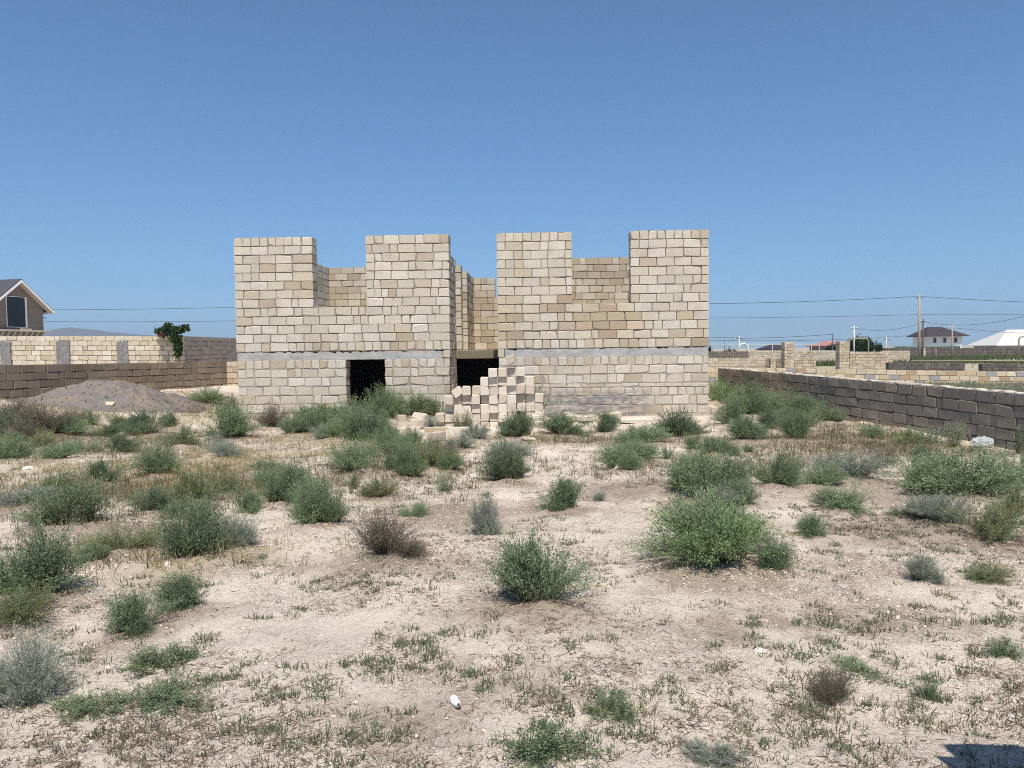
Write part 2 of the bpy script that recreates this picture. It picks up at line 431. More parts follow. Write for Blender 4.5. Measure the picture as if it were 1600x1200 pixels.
q0, q1 = at(-70, 525, 32.5), at(283, 525.3, 32.5)
child_fix(run('sunlit_run', nw, q0, q1, 12, .205, WHITE, hf=.15), nw)
child_fix(run('shaded_run', nw, at(284, 525.3, 32.85), at(372, 528.3, 40), 12, .205, GREY, old, hf=.35), nw)  # same wall turned from the sun; its shade is put into the grey colour
for a, b_ in ((0, 16), (88, 108), (183, 199)):
    pa, pb = at(a, 532, 32.45), at(b_, 532, 32.45)
    o = rough_band('concrete_pillar', 0, pb[0]-pa[0], -2.3, 0, -.03, .1, M['concrete_dark'], nw, seg=.1, ay=.05, top=.04)
    u_ = (pb-pa)[:2]; o.location = pa-np.array(nw.location); o.rotation_euler[2] = math.atan2(u_[1], u_[0])
pa = at(329, 534, 36.2); 
rw = run('boundary_wall', None, at(1600, 616, 12.4), at(1122, 575, 23.2), 7, .2, GREY, old, th=.22, ext0=7, hf=.12, jit=.008, chip=.15)
cp0, cp1 = np.array(at(1600, 616, 12.4)), np.array(at(1122, 575, 23.2)); cd = (cp1-cp0); cl = math.hypot(cd[0], cd[1]); un = cd/cl; nn_ = np.array((-un[1], un[0], 0.)); nn_ = nn_ if nn_ @ cp0 > 0 else -nn_
V = []; F = []; ncp = 150
for i in range(ncp+1):
    q_ = cp0-un*7+un*((cl+7)*i/ncp); h_ = abs(rng.normal(.016, .010)); w0, w1 = rng.uniform(-.004, .02), rng.uniform(.19, .225)
    for w_, z_ in ((w0, -.004), (w0+.01, h_), (w1-.01, h_*.9), (w1, -.004)): V.append(q_+nn_*w_+np.array([0, 0, z_]))
for i in range(ncp):
    for j in range(3): F.append((i*4+j, i*4+j+1, i*4+j+5, i*4+j+4))
me = bpy.data.meshes.new('coping'); me.from_pydata([tuple(v_) for v_ in V], [], F); me.update(); o = link('coping', me, rw, [mortar_mat('sunlit_bed_mortar', (.56, .50, .42))]); o.matrix_parent_inverse = Matrix.Translation(-rw.location)  # mortar cap made pale; the wall's sunlit top is put into its colour
tag(rw, 'long low dark block wall running back past the shell beside the thick bushes', 'wall')
lot = run('lot_wall', None, at(1126, 574, 30.6), at(1600, 581, 30.6), 6, .2, LOT, ext1=8, ext0=3, hf=.08)
tag(lot, 'low tan block wall with a few blue-grey blocks, beyond the long dark wall', 'wall')

def frontal(name, parent, d, x0, x1, y, zb=-.4, pal=TAN, mats=None, th=.4, **k):
    p0, p1 = at(x0, y, d), at(x1, y, d); n = max(1, int(math.ceil((p0[2]-zb)/.205)))
    o = run(name, parent, p0, p1, n, .205, pal, mats, th, **k)
    if parent: child_fix(o, parent)
    return o
uh = tag(empty('unfinished_house', at(1250, 570, 55)), 'knee-high tan block shell with two tall square piers, beyond the lot wall', 'house')
for x0, x1, y in ((1092, 1196, 559.5), (1204, 1212, 560), (1241, 1275, 559), (1328, 1383, 549.5), (1383.3, 1388, 555), (1388.3, 1396, 562)):
    frontal('wall', uh, 55, x0, x1, y)
for x0, x1, y in ((1226, 1240.5, 534.5), (1312, 1327.5, 533.5)):
    frontal('pier', uh, 55, x0, x1, y, th=.7)
frontal('wall', uh, 60, 1190, 1232, 560.5, pal=BROWN, mats=old)  # brown wall behind the gaps; shade of the reveals put into its colour
bw = frontal('white_wall', None, 75, 1168, 1312, 547.5, pal=WHITE); tag(bw, 'long plain whitish block wall behind the two tall piers', 'wall')
bw = frontal('white_wall', None, 72, 1378, 1422, 548, pal=WHITE); tag(bw, 'short whitish block wall just in front of the tall wooden pole', 'wall')
gw = frontal('grey_wall', None, 68, 1085, 1170, 549, pal=[((.15, .135, .125), 1)], mats=old); tag(gw, 'dark grey block wall next to the corner of the shell, far back', 'wall')
dw = frontal('shade_dark_wall', None, 46, 1389, 1508, 566.5, pal=[((.085, .08, .08), 1)], mats=old); tag(dw, 'very low block wall toned near-black by painted shade behind the lot wall', 'wall')  # both stubs: shade on the face is put into the dark block colour
dw = frontal('shade_dark_wall', None, 46, 1535, 1660, 568.5, pal=[((.085, .08, .08), 1)], mats=old); tag(dw, 'stub of low wall toned near-black by painted shade nearest the white-roofed house', 'wall')
fw = frontal('dark_fence', None, 105, 1380, 1680, 543.5, pal=[((.09, .082, .085), 1)], mats=old); tag(fw, 'long dark block fence in front of the far white house', 'fence')
gp = frontal('gate_post', None, 101, 1441.5, 1446.5, 543.5, pal=TAN, th=.5); tag(gp, 'ochre block gate post beside the foot of the wooden pole', 'gate post')
# added pillar, never in view, that casts the shadow in the near corner
wp = Wall(); wp.rows([(.0, .6)], 1.39, 8, .205, pal=CREAM); wp.rows([(.10, .6)], 1.595, 1, .205, pal=CREAM); wpo = wp.build('shadow_pillar', None, origin=(1.75, 1.97, 0)); wpo['label'] = 'unseen limestone pillar added at the near edge of the plot to cast a shadow'; wpo['category'] = 'pillar'

# ------------------------------------------------------------------ loose blocks
def block_mesh(L, W_, H_, seed, pal=WHITE, chip=.15):
    g = np.random.default_rng(seed)
    V, q, t, c = blocks_mesh([(-W_/2, W_/2, 0, L, 0, H_)], [pick(pal)], chip=chip, cham=.006, jit=.004, g=g)
    me = np_mesh('limestone_block', V, q, t, c); me.materials.append(M['stone']); return me
PALE = [((.72, .645, .545), 4), ((.76, .70, .60), 4), ((.63, .55, .455), 3)]
BM = [block_mesh(.40, .189, .189, 50+i, PALE) for i in range(9)]
ORD = ['lowest', 'second', 'third', 'fourth', 'fifth', 'sixth', 'seventh', 'eighth']
COLN = ['first', 'second', 'third', 'fourth', 'fifth', 'sixth', 'seventh', 'eighth', 'ninth', 'tenth', 'eleventh', 'twelfth', 'thirteenth']
SY = 16.75; bx0 = float(on_y(580+530/5, 660, SY)[0]); BZ = float(on_y(770, 673, SY)[2])
stack_h = [2, 4, 4, 5, 4, 6, 7, 7, 7, 7, 6, 4]
PUSH = {(0, 1): -.12, (1, 3): -.16, (1, 2): .05, (2, 0): .06, (3, 0): .12, (3, 4): -.07, (4, 3): -.06, (5, 3): .10, (5, 4): -.03, (5, 5): .0, (6, 6): -.11, (6, 5): .02, (7, 5): .03, (6, 4): .03,
        (7, 4): .07, (8, 4): .09, (8, 6): .08, (9, 5): .10, (10, 5): .06, (9, 6): -.03, (7, 0): .10, (7, 1): -.04, (6, 1): .09, (6, 2): -.02, (9, 1): .1}
def put_block(me, x, y, z, label, rz=0, rx=0, ry=0, group='limestone blocks of the stack by the entrance'):
    o = bpy.data.objects.new('limestone_block', me); col.objects.link(o); o.location = (x, y, z); o.rotation_euler = (rx, ry, rz)
    return tag(o, label, 'block', group)
for c_, hgt in enumerate(stack_h):
    for r_ in range(hgt):
        y = SY+rng.uniform(-.04, .04)+PUSH.get((c_, r_), 0)+(.0 if c_ < 9 else .10+.05*(c_-8)+(.10 if r_ < 4 else 0))
        put_block(BM[rng.integers(9)], bx0+.03+c_*.1965+rng.uniform(-.004, .004), y, BZ+r_*.1965,
                  f'limestone block in the entrance stack, {ORD[r_]} up in the {COLN[c_]} column from its low end', rz=rng.normal(0, .055), ry=rng.normal(0, .016))
tp = lambda X, Y, Yw: on_y(580+X/5, 530+Y/5, Yw)
p = tp(688, 443, SY-.05); put_block(BM[1], p[0], SY-.05, p[2], 'tilted limestone block balanced on one edge over the low end of the stack', ry=R(-36))
p = tp(1098, 196, SY-.06); put_block(BM[4], p[0], SY-.06, p[2], 'tilted limestone block lying topmost on the stack by the entrance', ry=R(-14), rx=R(3))
p = tp(822, 428, SY+.25); put_block(BM[2], p[0], SY+.25, p[2]-.02, 'half-hidden limestone block lying behind the step of the stack')
# fallen blocks
LG = block_mesh(.42, .19, .19, 80, WHITE); SHD = 'fallen blocks lying round the stack'
def fallen(px, py, rz, label, rx=0, ry=0, me=None, dz=0, s=1):
    p, _ = ground(px, py); o = put_block(me or BM[rng.integers(9)], p[0], p[1], p[2]+dz, label, R(rz), R(rx), R(ry), SHD); o.scale = (s, s, s); return o
fallen(641, 671, -82, 'long limestone block lying flat beside the tilted fallen block', dz=.03)
fallen(664, 664, 60, 'fallen limestone block propped up at a slant before the doorway bushes', rx=8, ry=38, dz=.05)
fallen(663, 674, -80, 'thin limestone slab lying on the ground in front of the propped block', me=block_mesh(.45, .2, .09, 81, WHITE), dz=.0)
fallen(618, 679, -70, 'small white limestone piece nearest the doorway thicket', me=block_mesh(.2, .15, .14, 82, WHITE))
fallen(603, 685, 30, 'flat white limestone chip on bare soil among the grass', me=block_mesh(.16, .12, .05, 83, WHITE))
fallen(700, 684, -78, 'square-ended limestone block half hidden in silvery sage before the stack', s=1.05)
fallen(630, 662, 40, 'limestone block lying askew behind the long flat block')
fallen(650, 684, 25, 'limestone block lying end-on in front of the thin slab', dz=.0)
fallen(586, 678, -60, 'limestone block half sunk in the doorway thicket', s=.9)
fallen(674, 692, -30, 'limestone block lying slantwise near the square-ended block', dz=.0, s=.9)
fallen(612, 690, 15, 'flat pale stone slab beside the doorway thicket', me=block_mesh(.3, .2, .05, 84, WHITE))
for i, (px, py, rz, L, W_, H_, lb) in enumerate([
        (838, 664, 20, .22, .2, .16, 'rounded broken stone at the foot of the stack, nearest its end'), (852, 668, 60, .3, .2, .08, 'flat broken slab beside the rounded broken stone'),
        (862, 643, -80, .3, .12, .1, 'white slab leaning at the wall foot behind the spiky bush'), (884, 660, -50, .26, .2, .1, 'white broken block in the middle of the rubble by the wall'),
        (898, 650, -60, .26, .18, .08, 'small white slab closest to the smeared wall in the rubble'), (906, 661, -40, .3, .24, .1, 'square white slab tilted towards the viewer in the rubble'),
        (940, 656, -70, .36, .16, .08, 'white slab half buried behind the upright saltbush'), (968, 661, -78, .62, .16, .07, 'long flat white plank of stone lying at the wall foot'),
        (828, 690, 10, .22, .18, .04, 'flat grey stone on bare soil before the stack'), (890, 652, 40, .14, .12, .08, 'small rubble lump between the two white slabs')]):
    fallen(px, py, rz, lb, me=block_mesh(L, W_, H_, 90+i, WHITE, .4), s=1.3, dz=.02, rx=float(rng.uniform(-8, 8)), ry=float(rng.uniform(-8, 8)))
fallen(1062, 643, -84, 'sloping broken slab leaning on the wall foot near the corner', me=block_mesh(.5, .2, .16, 101, CREAM, .4), ry=10)
for i, (px, py, lb) in enumerate([(1098, 646, 'first'), (1108, 649, 'second'), (1117, 650, 'third'), (1127, 648, 'fourth')]):
    fallen(px, py, -6+4*i, f'tan block in the short row at the house corner, {lb} from the wall', me=block_mesh(.42, .15, .2, 110+i, TAN))
# ------------------------------------------------------------------ shrubs
def lerp_pal(p, n, g):
    p = np.array(p, float); i = g.integers(0, len(p), n); j = g.integers(0, len(p), n); t = g.random((n, 1))
    return p[i]*(1-t)+p[j]*t
def bush(seed, nst=150, nlf=60, ll=.055, lw=.013, spread=1.25, lobes=8, lobe_sd=.30, r0=.16, up=.35, leafpal=None, stempal=None, droop=.0, flow=0, flowpal=None, gap=.2, bare=.1, offs=.04, sw=.007):
    g = np.random.default_rng(seed)
    # lobes: directions over the dome with their own reach
    lt = spread*np.sqrt(g.random(lobes)); lp = g.random(lobes)*2*np.pi+np.arange(lobes)*2.4; lr = g.uniform(.72, 1.08, lobes)
    k = g.integers(0, lobes, nst)
    th = np.clip(np.abs(lt[k]+g.normal(0, lobe_sd, nst)), 0, 1.36); ph = lp[k]+g.normal(0, lobe_sd*1.3, nst)/np.maximum(.35, np.sin(th))
    s = lr[k]*g.uniform(.70, 1.05, nst)
    tip = np.stack([np.sin(th)*np.cos(ph), np.sin(th)*np.sin(ph), np.cos(th)*.98+.04], 1)*s[:, None]
    a = g.random(nst)*2*np.pi; rr = r0*np.sqrt(g.random(nst))
    base = np.stack([rr*np.cos(a), rr*np.sin(a), np.full(nst, -.03)], 1)
    base[:, :2] += tip[:, :2]*.12
    ctrl = base+(tip-base)*np.array([.45, .45, .45])+np.array([0, 0, 1])*(up*.35*np.sin(th))[:, None]*s[:, None]+g.normal(0, .04, (nst, 3))
    def pos(i, t):
        t = t[:, None]; return base[i]*(1-t)**2+2*ctrl[i]*t*(1-t)+tip[i]*t*t
    def tan(i, t):
        t = t[:, None]; d = 2*(ctrl[i]-base[i])*(1-t)+2*(tip[i]-ctrl[i])*t; return d/np.linalg.norm(d, axis=1, keepdims=True)
    # stems as thin three-sided strips
    ns = 5; ts = np.linspace(0, 1, ns); SV = []; SQ = []
    for m_ in range(ns):
        p = pos(np.arange(nst), np.full(nst, ts[m_])); w = sw*(1-.75*ts[m_])
        for q in range(3):
            an = q*2.094; SV.append(p+np.array([math.cos(an)*w, math.sin(an)*w, 0]))
    SV = np.stack(SV, 1)                  # nst, ns*3, 3
    f = []
    for m_ in range(ns-1):
        for q in range(3): f.append((m_*3+q, m_*3+(q+1) % 3, m_*3+3+(q+1) % 3, m_*3+3+q))
    SQ = (np.array(f)[None]+(np.arange(nst)*ns*3)[:, None, None]).reshape(-1, 4); SV = SV.reshape(-1, 3)
    SC = np.repeat(lerp_pal(stempal or STEM, nst, g), ns*3, 0)
    # leaves
    n = nst*nlf; i = np.repeat(np.arange(nst), nlf); t = bare+(1-bare)*g.random(n)**.8
    c = pos(i, t)+g.normal(0, offs, (n, 3))*(.4+t[:, None]*.6); d = tan(i, t)*.7+g.normal(0, .55, (n, 3))+np.array([0, 0, .25-droop]); d /= np.linalg.norm(d, axis=1, keepdims=True)
    c[:, 2] = np.maximum(c[:, 2], .0)
    r = g.normal(0, .75, (n, 3))+np.array([0, -.25, 1.0]); w = np.cross(d, r); w /= np.linalg.norm(w, axis=1, keepdims=True)
    l_ = ll*g.uniform(.6, 1.25, (n, 1)); w_ = lw*g.uniform(.7, 1.2, (n, 1))
    LV = np.stack([c, c+d*l_*.5+w*w_*.5, c+d*l_, c+d*l_*.5-w*w_*.5], 1).reshape(-1, 3)
    sc = lerp_pal(leafpal, nst, g); LC = sc[i]*g.uniform(.8, 1.2, (n, 1)); LC = np.repeat(LC, 4, 0)
    LQ = np.arange(n*4).reshape(-1, 4)
    if flow:
        fi = g.integers(0, nst, flow); fp = pos(fi, g.uniform(.9, 1.05, flow))+np.array([0, 0, .05]); fv = []
        for q in range(3):
            ax = g.normal(0, 1, (flow, 3)); ax /= np.linalg.norm(ax, axis=1, keepdims=True); bx = np.cross(ax, g.normal(0, 1, (flow, 3))); bx /= np.linalg.norm(bx, axis=1, keepdims=True)
            z = .014; fv.append(np.stack([fp-ax*z, fp+bx*z, fp+ax*z, fp-bx*z], 1))
        fv = np.concatenate(fv).reshape(-1, 3); b0 = len(LV)
        LV = np.concatenate([LV, fv]); LQ = np.concatenate([LQ, b0+np.arange(len(fv)).reshape(-1, 4)]); LC = np.concatenate([LC, np.repeat(lerp_pal(flowpal, len(fv)//4, g), 4, 0)])
    fm = np_mesh('foliage', LV, LQ, None, LC); fm.materials.append(M['leaf'])
    sm_ = np_mesh('stems', SV, SQ, None, SC); sm_.materials.append(M['leaf'])
    return fm, sm_
STEM = [(.20, .16, .11), (.27, .22, .16), (.16, .12, .08)]
PG = [(0.232, 0.313, 0.161), (0.297, 0.384, 0.207), (0.185, 0.252, 0.133), (0.353, 0.413, 0.235)]
PD = [(0.176, 0.248, 0.132), (0.233, 0.305, 0.165), (0.139, 0.2, 0.11), (0.278, 0.328, 0.199)]
PBR = [(.255, .355, .165), (.315, .40, .20), (.205, .285, .14)]
PS = [(.378, .407, .334), (.464, .493, .407), (.305, .342, .269), (.262, .299, .226)]
PY = [(.276, .284, .124), (.341, .320, .145), (.218, .248, .117)]
PDRY = [(.25, .20, .15), (.19, .18, .12), (.16, .185, .105), (.31, .25, .18)]
CRM = [(.62, .58, .42), (.55, .48, .28)]
KIND = {
 'green': ('green_shrub', [bush(100+i, 200, 62, .060, .014, leafpal=PG) for i in range(4)]),
 'dark': ('dark_shrub', [bush(120+i, 220, 64, .058, .015, 1.2, leafpal=PD) for i in range(4)]),
 'flower': ('flowering_shrub', [bush(140+i, 230, 66, .052, .013, leafpal=PD+PG[:1], flow=28, flowpal=CRM) for i in range(2)]),
 'bright': ('bright_shrub', [bush(150+i, 420, 70, .048, .009, 1.3, lobes=16, lobe_sd=.22, leafpal=PBR, up=.6, bare=.35, offs=.028) for i in range(1)]),
 'sage': ('sage_bush', [bush(160+i, 190, 46, .085, .010, 1.15, lobes=9, leafpal=PS, stempal=[(.3, .28, .24), (.24, .22, .18)], up=.5, offs=.025) for i in range(3)]),
 'yellow': ('yellowish_shrub', [bush(170+i, 130, 52, .07, .015, 1.3, leafpal=PY+PG[:2]) for i in range(3)]),
 'dry': ('dry_shrub', [bush(180+i, 190, 34, .06, .011, 1.25, leafpal=PDRY, stempal=[(.31, .25, .2), (.24, .19, .16), (.36, .31, .26)], bare=.15, sw=.009) for i in range(3)]),
 'thin': ('sparse_shrub', [bush(190+i, 60, 34, .10, .016, .9, lobes=6, leafpal=PG+PS[:1], up=.2) for i in range(3)]),
 'low': ('creeping_weed', [bush(200+i, 110, 36, .085, .022, 1.4, lobes=9, r0=.4, leafpal=PG+PD, up=.1) for i in range(3)]),
 'spiky': ('spiky_weed', [bush(210+i, 34, 60, .09, .016, .85, lobes=5, leafpal=PD, up=.0, offs=.05, bare=.1) for i in range(2)]),
}
SH = [
 # px, base y, width, height, kind, label
 (48, 1112, 128, 118, 'sage', 'large feathery grey sage bush on bare soil, nearest the viewer at the picture edge'),
 (58, 952, 165, 128, 'flower', 'big dark shrub dotted with cream flower heads, behind the large grey sage'),
 (28, 990, 120, 62, 'yellow', 'yellowish low shrub between the cream-flowered dark shrub and the large grey sage'),
 (214, 1000, 110, 72, 'dark', 'low dark green shrub, nearer of two touching ones before the grey sage'),
 (292, 962, 104, 70, 'dark', 'low dark green shrub, farther of the two touching ones beside bare cracked soil'),
 (262, 1062, 130, 52, 'low', 'creeping weed with pale flower tips in front of the two touching dark shrubs'),
 (250, 1120, 150, 40, 'low', 'flat creeping weed below the pale-tipped creeper'),
 (150, 1128, 130, 40, 'low', 'flat green creeper spreading out from the foot of the large grey sage'),
 (300, 888, 130, 116, 'flower', 'bushy green shrub with small cream flowers beside a silvery twig bush'),
 (372, 866, 78, 60, 'sage', 'silvery twig bush leaning against the cream-flowered green shrub'),
 (190, 872, 96, 48, 'yellow', 'low light green shrub lying between two cream-flowered shrubs'),
 (118, 836, 150, 92, 'green', 'broad rounded green shrub behind the big cream-flowered dark shrub'),
 (36, 800, 110, 42, 'sage', 'wide low blue-grey sage at the picture edge behind the broad green shrub'),
 (233, 808, 66, 50, 'dark', 'small round grey-green shrub alone between the broad green shrub and the thin yellow one'),
 (310, 790, 72, 62, 'yellow', 'thin yellowish shrub in dry grass behind the silvery twig bush'),
 (385, 804, 54, 46, 'green', 'small dense green shrub touching the thin yellowish one'),
 (452, 796, 90, 80, 'dark', 'tall dark shrub with feathery tips, rear one of a joined twosome on pale soil'),
 (498, 826, 86, 98, 'green', 'lighter green shrub with upright shoots, front one of the joined twosome'),
 (248, 750, 68, 56, 'green', 'upright grey-green shrub with a silvery foot standing in dry grass'),
 (185, 712, 54, 32, 'dark', 'small flat-topped dark shrub in straw below the gravel heap'),
 (228, 686, 80, 46, 'dark', 'dense dark round shrub at the front foot of the gravel heap'),
 (92, 722, 66, 32, 'green', 'low dark green shrub beside a bright little weed, below the gravel heap'),
 (64, 706, 42, 28, 'yellow', 'bright yellow-green little weed between the twiggy shrubs below the gravel heap'),
 (72, 692, 116, 56, 'dry', 'wide twiggy brown-green shrub in front of the gravel heap'),
 (22, 668, 76, 44, 'dry', 'dark twiggy shrub at the picture edge before the brown wall'),
 (8, 724, 66, 56, 'green', 'half-cut green shrub at the picture edge below the twiggy shrubs'),
 (140, 668, 40, 28, 'thin', 'faint grey-green weed growing at the foot of the gravel heap'),
 (124, 634, 16, 14, 'thin', 'tiny green tuft growing on the gravel slope'),
 (262, 640, 28, 18, 'thin', 'sparse green weed on the far skirt of the gravel heap'),
 (88, 612, 26, 30, 'thin', 'thin straggly weed against the low brown wall'),
 (282, 702, 60, 34, 'yellow', 'yellow-tipped weed between the dense dark shrub and the house corner'),
 (364, 692, 92, 60, 'green', 'broad grey-green shrub standing before the corner of the house shell'),
 (338, 712, 50, 30, 'sage', 'soft pale shrub at the front of the house-corner shrub'),
 (426, 674, 62, 44, 'dry', 'brown twiggy shrub drying against the front wall of the shell'),
 (328, 636, 56, 28, 'green', 'green shrub growing in yellow grass at the end of the brown wall'),
 (360, 655, 36, 40, 'dry', 'greyish twiggy shrub hugging the side of the house shell'),
 (352, 722, 60, 26, 'sage', 'blue-grey low bush in pale straw before the house shell'),
 (420, 738, 60, 20, 'low', 'flat dark weed in pale straw behind the feathery twosome'),
 (488, 684, 70, 44, 'green', 'green shrub heading the thicket before the dark doorway'),
 (524, 680, 60, 44, 'dark', 'deep green shrub in the thicket, straight in front of the door jamb'),
 (505, 692, 50, 26, 'sage', 'small silvery sage at the front of the doorway thicket'),
 (572, 696, 76, 60, 'dark', 'tall dark shrub in the thicket below the dark doorway'),
 (598, 664, 54, 52, 'green', 'spreading shrub that covers the foot of the dark doorway'),
 (655, 660, 92, 44, 'green', 'wide green shrub against the wall between the doorway and the stack'),
 (545, 746, 84, 54, 'green', 'rounded green shrub on straw soil behind the lighter feathery shrub'),
 (552, 766, 30, 26, 'yellow', 'tiny pale weed in front of the rounded green shrub on straw soil'),
 (622, 718, 50, 34, 'green', 'shrub just in front of the fallen blocks, rearmost of a loose row'),
 (640, 752, 66, 62, 'green', 'upright green shrub, front one in the loose row before the fallen blocks'),
 (682, 728, 74, 44, 'dry', 'brownish-green shrub in the middle of the loose row before the fallen blocks'),
 (672, 672, 36, 18, 'sage', 'silvery sage between the fallen slabs and the stack'),
 (722, 684, 34, 40, 'yellow', 'yellow-green leafy weed growing up the front of the block stack'),
 (742, 692, 54, 30, 'sage', 'grey-green sage at the foot of the block stack'),
 (722, 706, 50, 26, 'sage', 'silvery low sage one step before the stack-foot sage'),
 (700, 714, 40, 24, 'sage', 'pale sage with brown base beside the loose row of shrubs'),
 (790, 718, 70, 26, 'sage', 'greyish flat sage just behind the dark windswept shrub'),
 (600, 784, 70, 36, 'yellow', 'low yellow-green shrub with bare stems on pale soil'),
 (648, 808, 46, 30, 'green', 'small green shrub with bare grey twigs behind the brown twiggy bush'),
 (700, 772, 50, 36, 'thin', 'sparse upright weed with thin pale stalks on brown litter'),
 (795, 762, 92, 62, 'dark', 'dense dark windswept shrub alone on bare soil before the stack'),
 (886, 804, 84, 62, 'dark', 'upright dark shrub with a notched top on bare soil'),
 (935, 786, 26, 20, 'sage', 'tiny silvery tuft beside the notched dark shrub'),
 (756, 840, 58, 62, 'sage', 'narrow silvery sage with fanned stems, alone on bare soil'),
 (600, 888, 146, 78, 'dry', 'wide brown twiggy bush half dried out on bare soil'),
 (840, 970, 188, 122, 'dark', 'large dark green bush alone in the middle of the cracked soil'),
 (1128, 908, 236, 132, 'bright', 'largest bright green dome-shaped bush on the plot'),
 (1210, 898, 70, 66, 'dark', 'dark side shoot bush growing from the flank of the largest bright dome'),
 (1106, 792, 142, 88, 'green', 'broad green shrub behind the largest bright dome bush'),
 (1120, 806, 70, 40, 'sage', 'pale sage tucked between the bright dome and the broad shrub behind it'),
 (1210, 766, 76, 66, 'green', 'upright green shrub with dark base, beside the broad shrub behind the dome'),
 (1328, 760, 122, 48, 'sage', 'wide blue-grey sage cushion on bare soil before the long dark wall'),
 (1285, 766, 60, 40, 'green', 'loose green shrub touching the wide blue-grey cushion'),
 (1324, 808, 92, 46, 'green', 'low spreading green shrub in front of the wide blue-grey cushion'),
 (1274, 842, 66, 48, 'dark', 'small dark shrub next to the bright dome bush, on bare soil'),
 (1380, 730, 44, 44, 'dry', 'small upright dark twiggy shrub behind the blue-grey cushion'),
 (1505, 792, 180, 90, 'green', 'huge loose green shrub close to the dark wall and the plastic bag'),
 (1476, 830, 104, 56, 'sage', 'silvery sage mound at the foot of the huge loose shrub'),
 (1415, 812, 66, 24, 'low', 'flat green weed beside the silvery sage mound'),
 (1550, 858, 116, 72, 'yellow', 'yellow-green fanned shrub in front of the silvery sage mound'),
 (1590, 812, 60, 60, 'yellow', 'yellowish shrub cut by the picture edge next to the huge loose shrub'),
 (1436, 914, 64, 44, 'sage', 'thin pale sage standing alone on the bare soil below the sage mound'),
 (1546, 912, 78, 34, 'yellow', 'low yellowish weed patch near the picture edge below the fanned shrub'),
 (1296, 1108, 84, 70, 'dry', 'dry grey-brown twig bush on cracked soil close to the viewer'),
 (1330, 1060, 84, 34, 'low', 'low green weed right behind the dry grey-brown twig bush'),
 (1444, 1094, 44, 38, 'low', 'small dark green weed beside the dry grey-brown twig bush'),
 (862, 1204, 140, 72, 'low', 'bright creeping weed mat cut by the bottom edge of the picture'),
 (955, 1134, 82, 56, 'low', 'straggling creeper beside the creeping mat at the bottom edge'),
 (1130, 1206, 110, 36, 'sage', 'thin silvery weed cut by the bottom edge of the picture'),
 (1575, 1034, 60, 38, 'low', 'grey-green weed cut by the picture edge on cracked soil'),
 (840, 660, 52, 50, 'spiky', 'spiky dark weed rising before the smeared wall'),
 (812, 664, 28, 46, 'spiky', 'thin spiky weed growing against the side of the stack'),
 (818, 690, 78, 46, 'dark', 'dense dark shrub at the far end of the block stack'),
 (880, 688, 104, 42, 'dark', 'dark spreading shrub in front of the rubble stones'),
 (943, 680, 62, 38, 'dark', 'upright saltbush beside the long flat stone plank'),
 (1006, 700, 88, 38, 'green', 'light green shrub before the wall foot, next to the upright saltbush'),
 (1062, 692, 96, 48, 'dark', 'dark shrub before the wall foot near the corner'),
 (1086, 706, 40, 30, 'bright2', 'bright little shrub touching the dark one near the house corner'),
 (968, 740, 66, 46, 'green', 'small shrub with silvery side shoots on bare soil'),
 (990, 728, 92, 36, 'green', 'loose light green shrub behind the silver-shooted one'),
 (1040, 720, 40, 24, 'thin', 'sparse pale weed between the loose green shrub and the broad shrub'),
 (1140, 668, 56, 40, 'dark', 'dark grey-green shrub beside the row of tan blocks'),
 (1166, 694, 78, 46, 'dark', 'dark dense shrub in front of the corner thicket'),
 (1118, 716, 66, 34, 'green', 'soft grey-green shrub between the dark dense one and the broad shrub'),
 (1244, 692, 62, 50, 'green', 'round shrub with dark foot, alone before the corner thicket'),
 (1166, 708, 26, 14, 'bright2', 'tiny bright weed below the dark dense shrub'),
 (1134, 636, 58, 44, 'bright2', 'fresh green shrub squeezed against the side wall of the shell'),
 (1168, 646, 66, 50, 'dark', 'darkest shrub in the corner thicket beside the shell'),
 (1200, 632, 76, 46, 'green', 'tall shrub at the back of the corner thicket before the dark wall'),
 (1216, 654, 60, 42, 'green', 'grey-green shrub in the middle of the corner thicket'),
 (1256, 656, 66, 38, 'dark', 'dark spreading shrub at the wall side of the corner thicket'),
 (1290, 664, 50, 30, 'green', 'small shrub ending the corner thicket by the long dark wall'),
 (1360, 690, 44, 28, 'bright2', 'fresh green weed at the foot of the long dark wall'),
 (1450, 700, 56, 34, 'thin', 'straggly shrub at the foot of the dark wall near the plastic bag'),
 (1492, 702, 44, 46, 'thin', 'tall straggly weed right beside the plastic bag'),
 (1590, 712, 44, 50, 'thin', 'straggly weed by the wall at the picture edge'),
 (1420, 700, 54, 30, 'yellow', 'yellowish weed on the litter before the dark wall'),
]
KIND['bright2'] = ('bright_shrub', [bush(220+i, 110, 56, .075, .018, 1.15, leafpal=PBR) for i in range(2)])
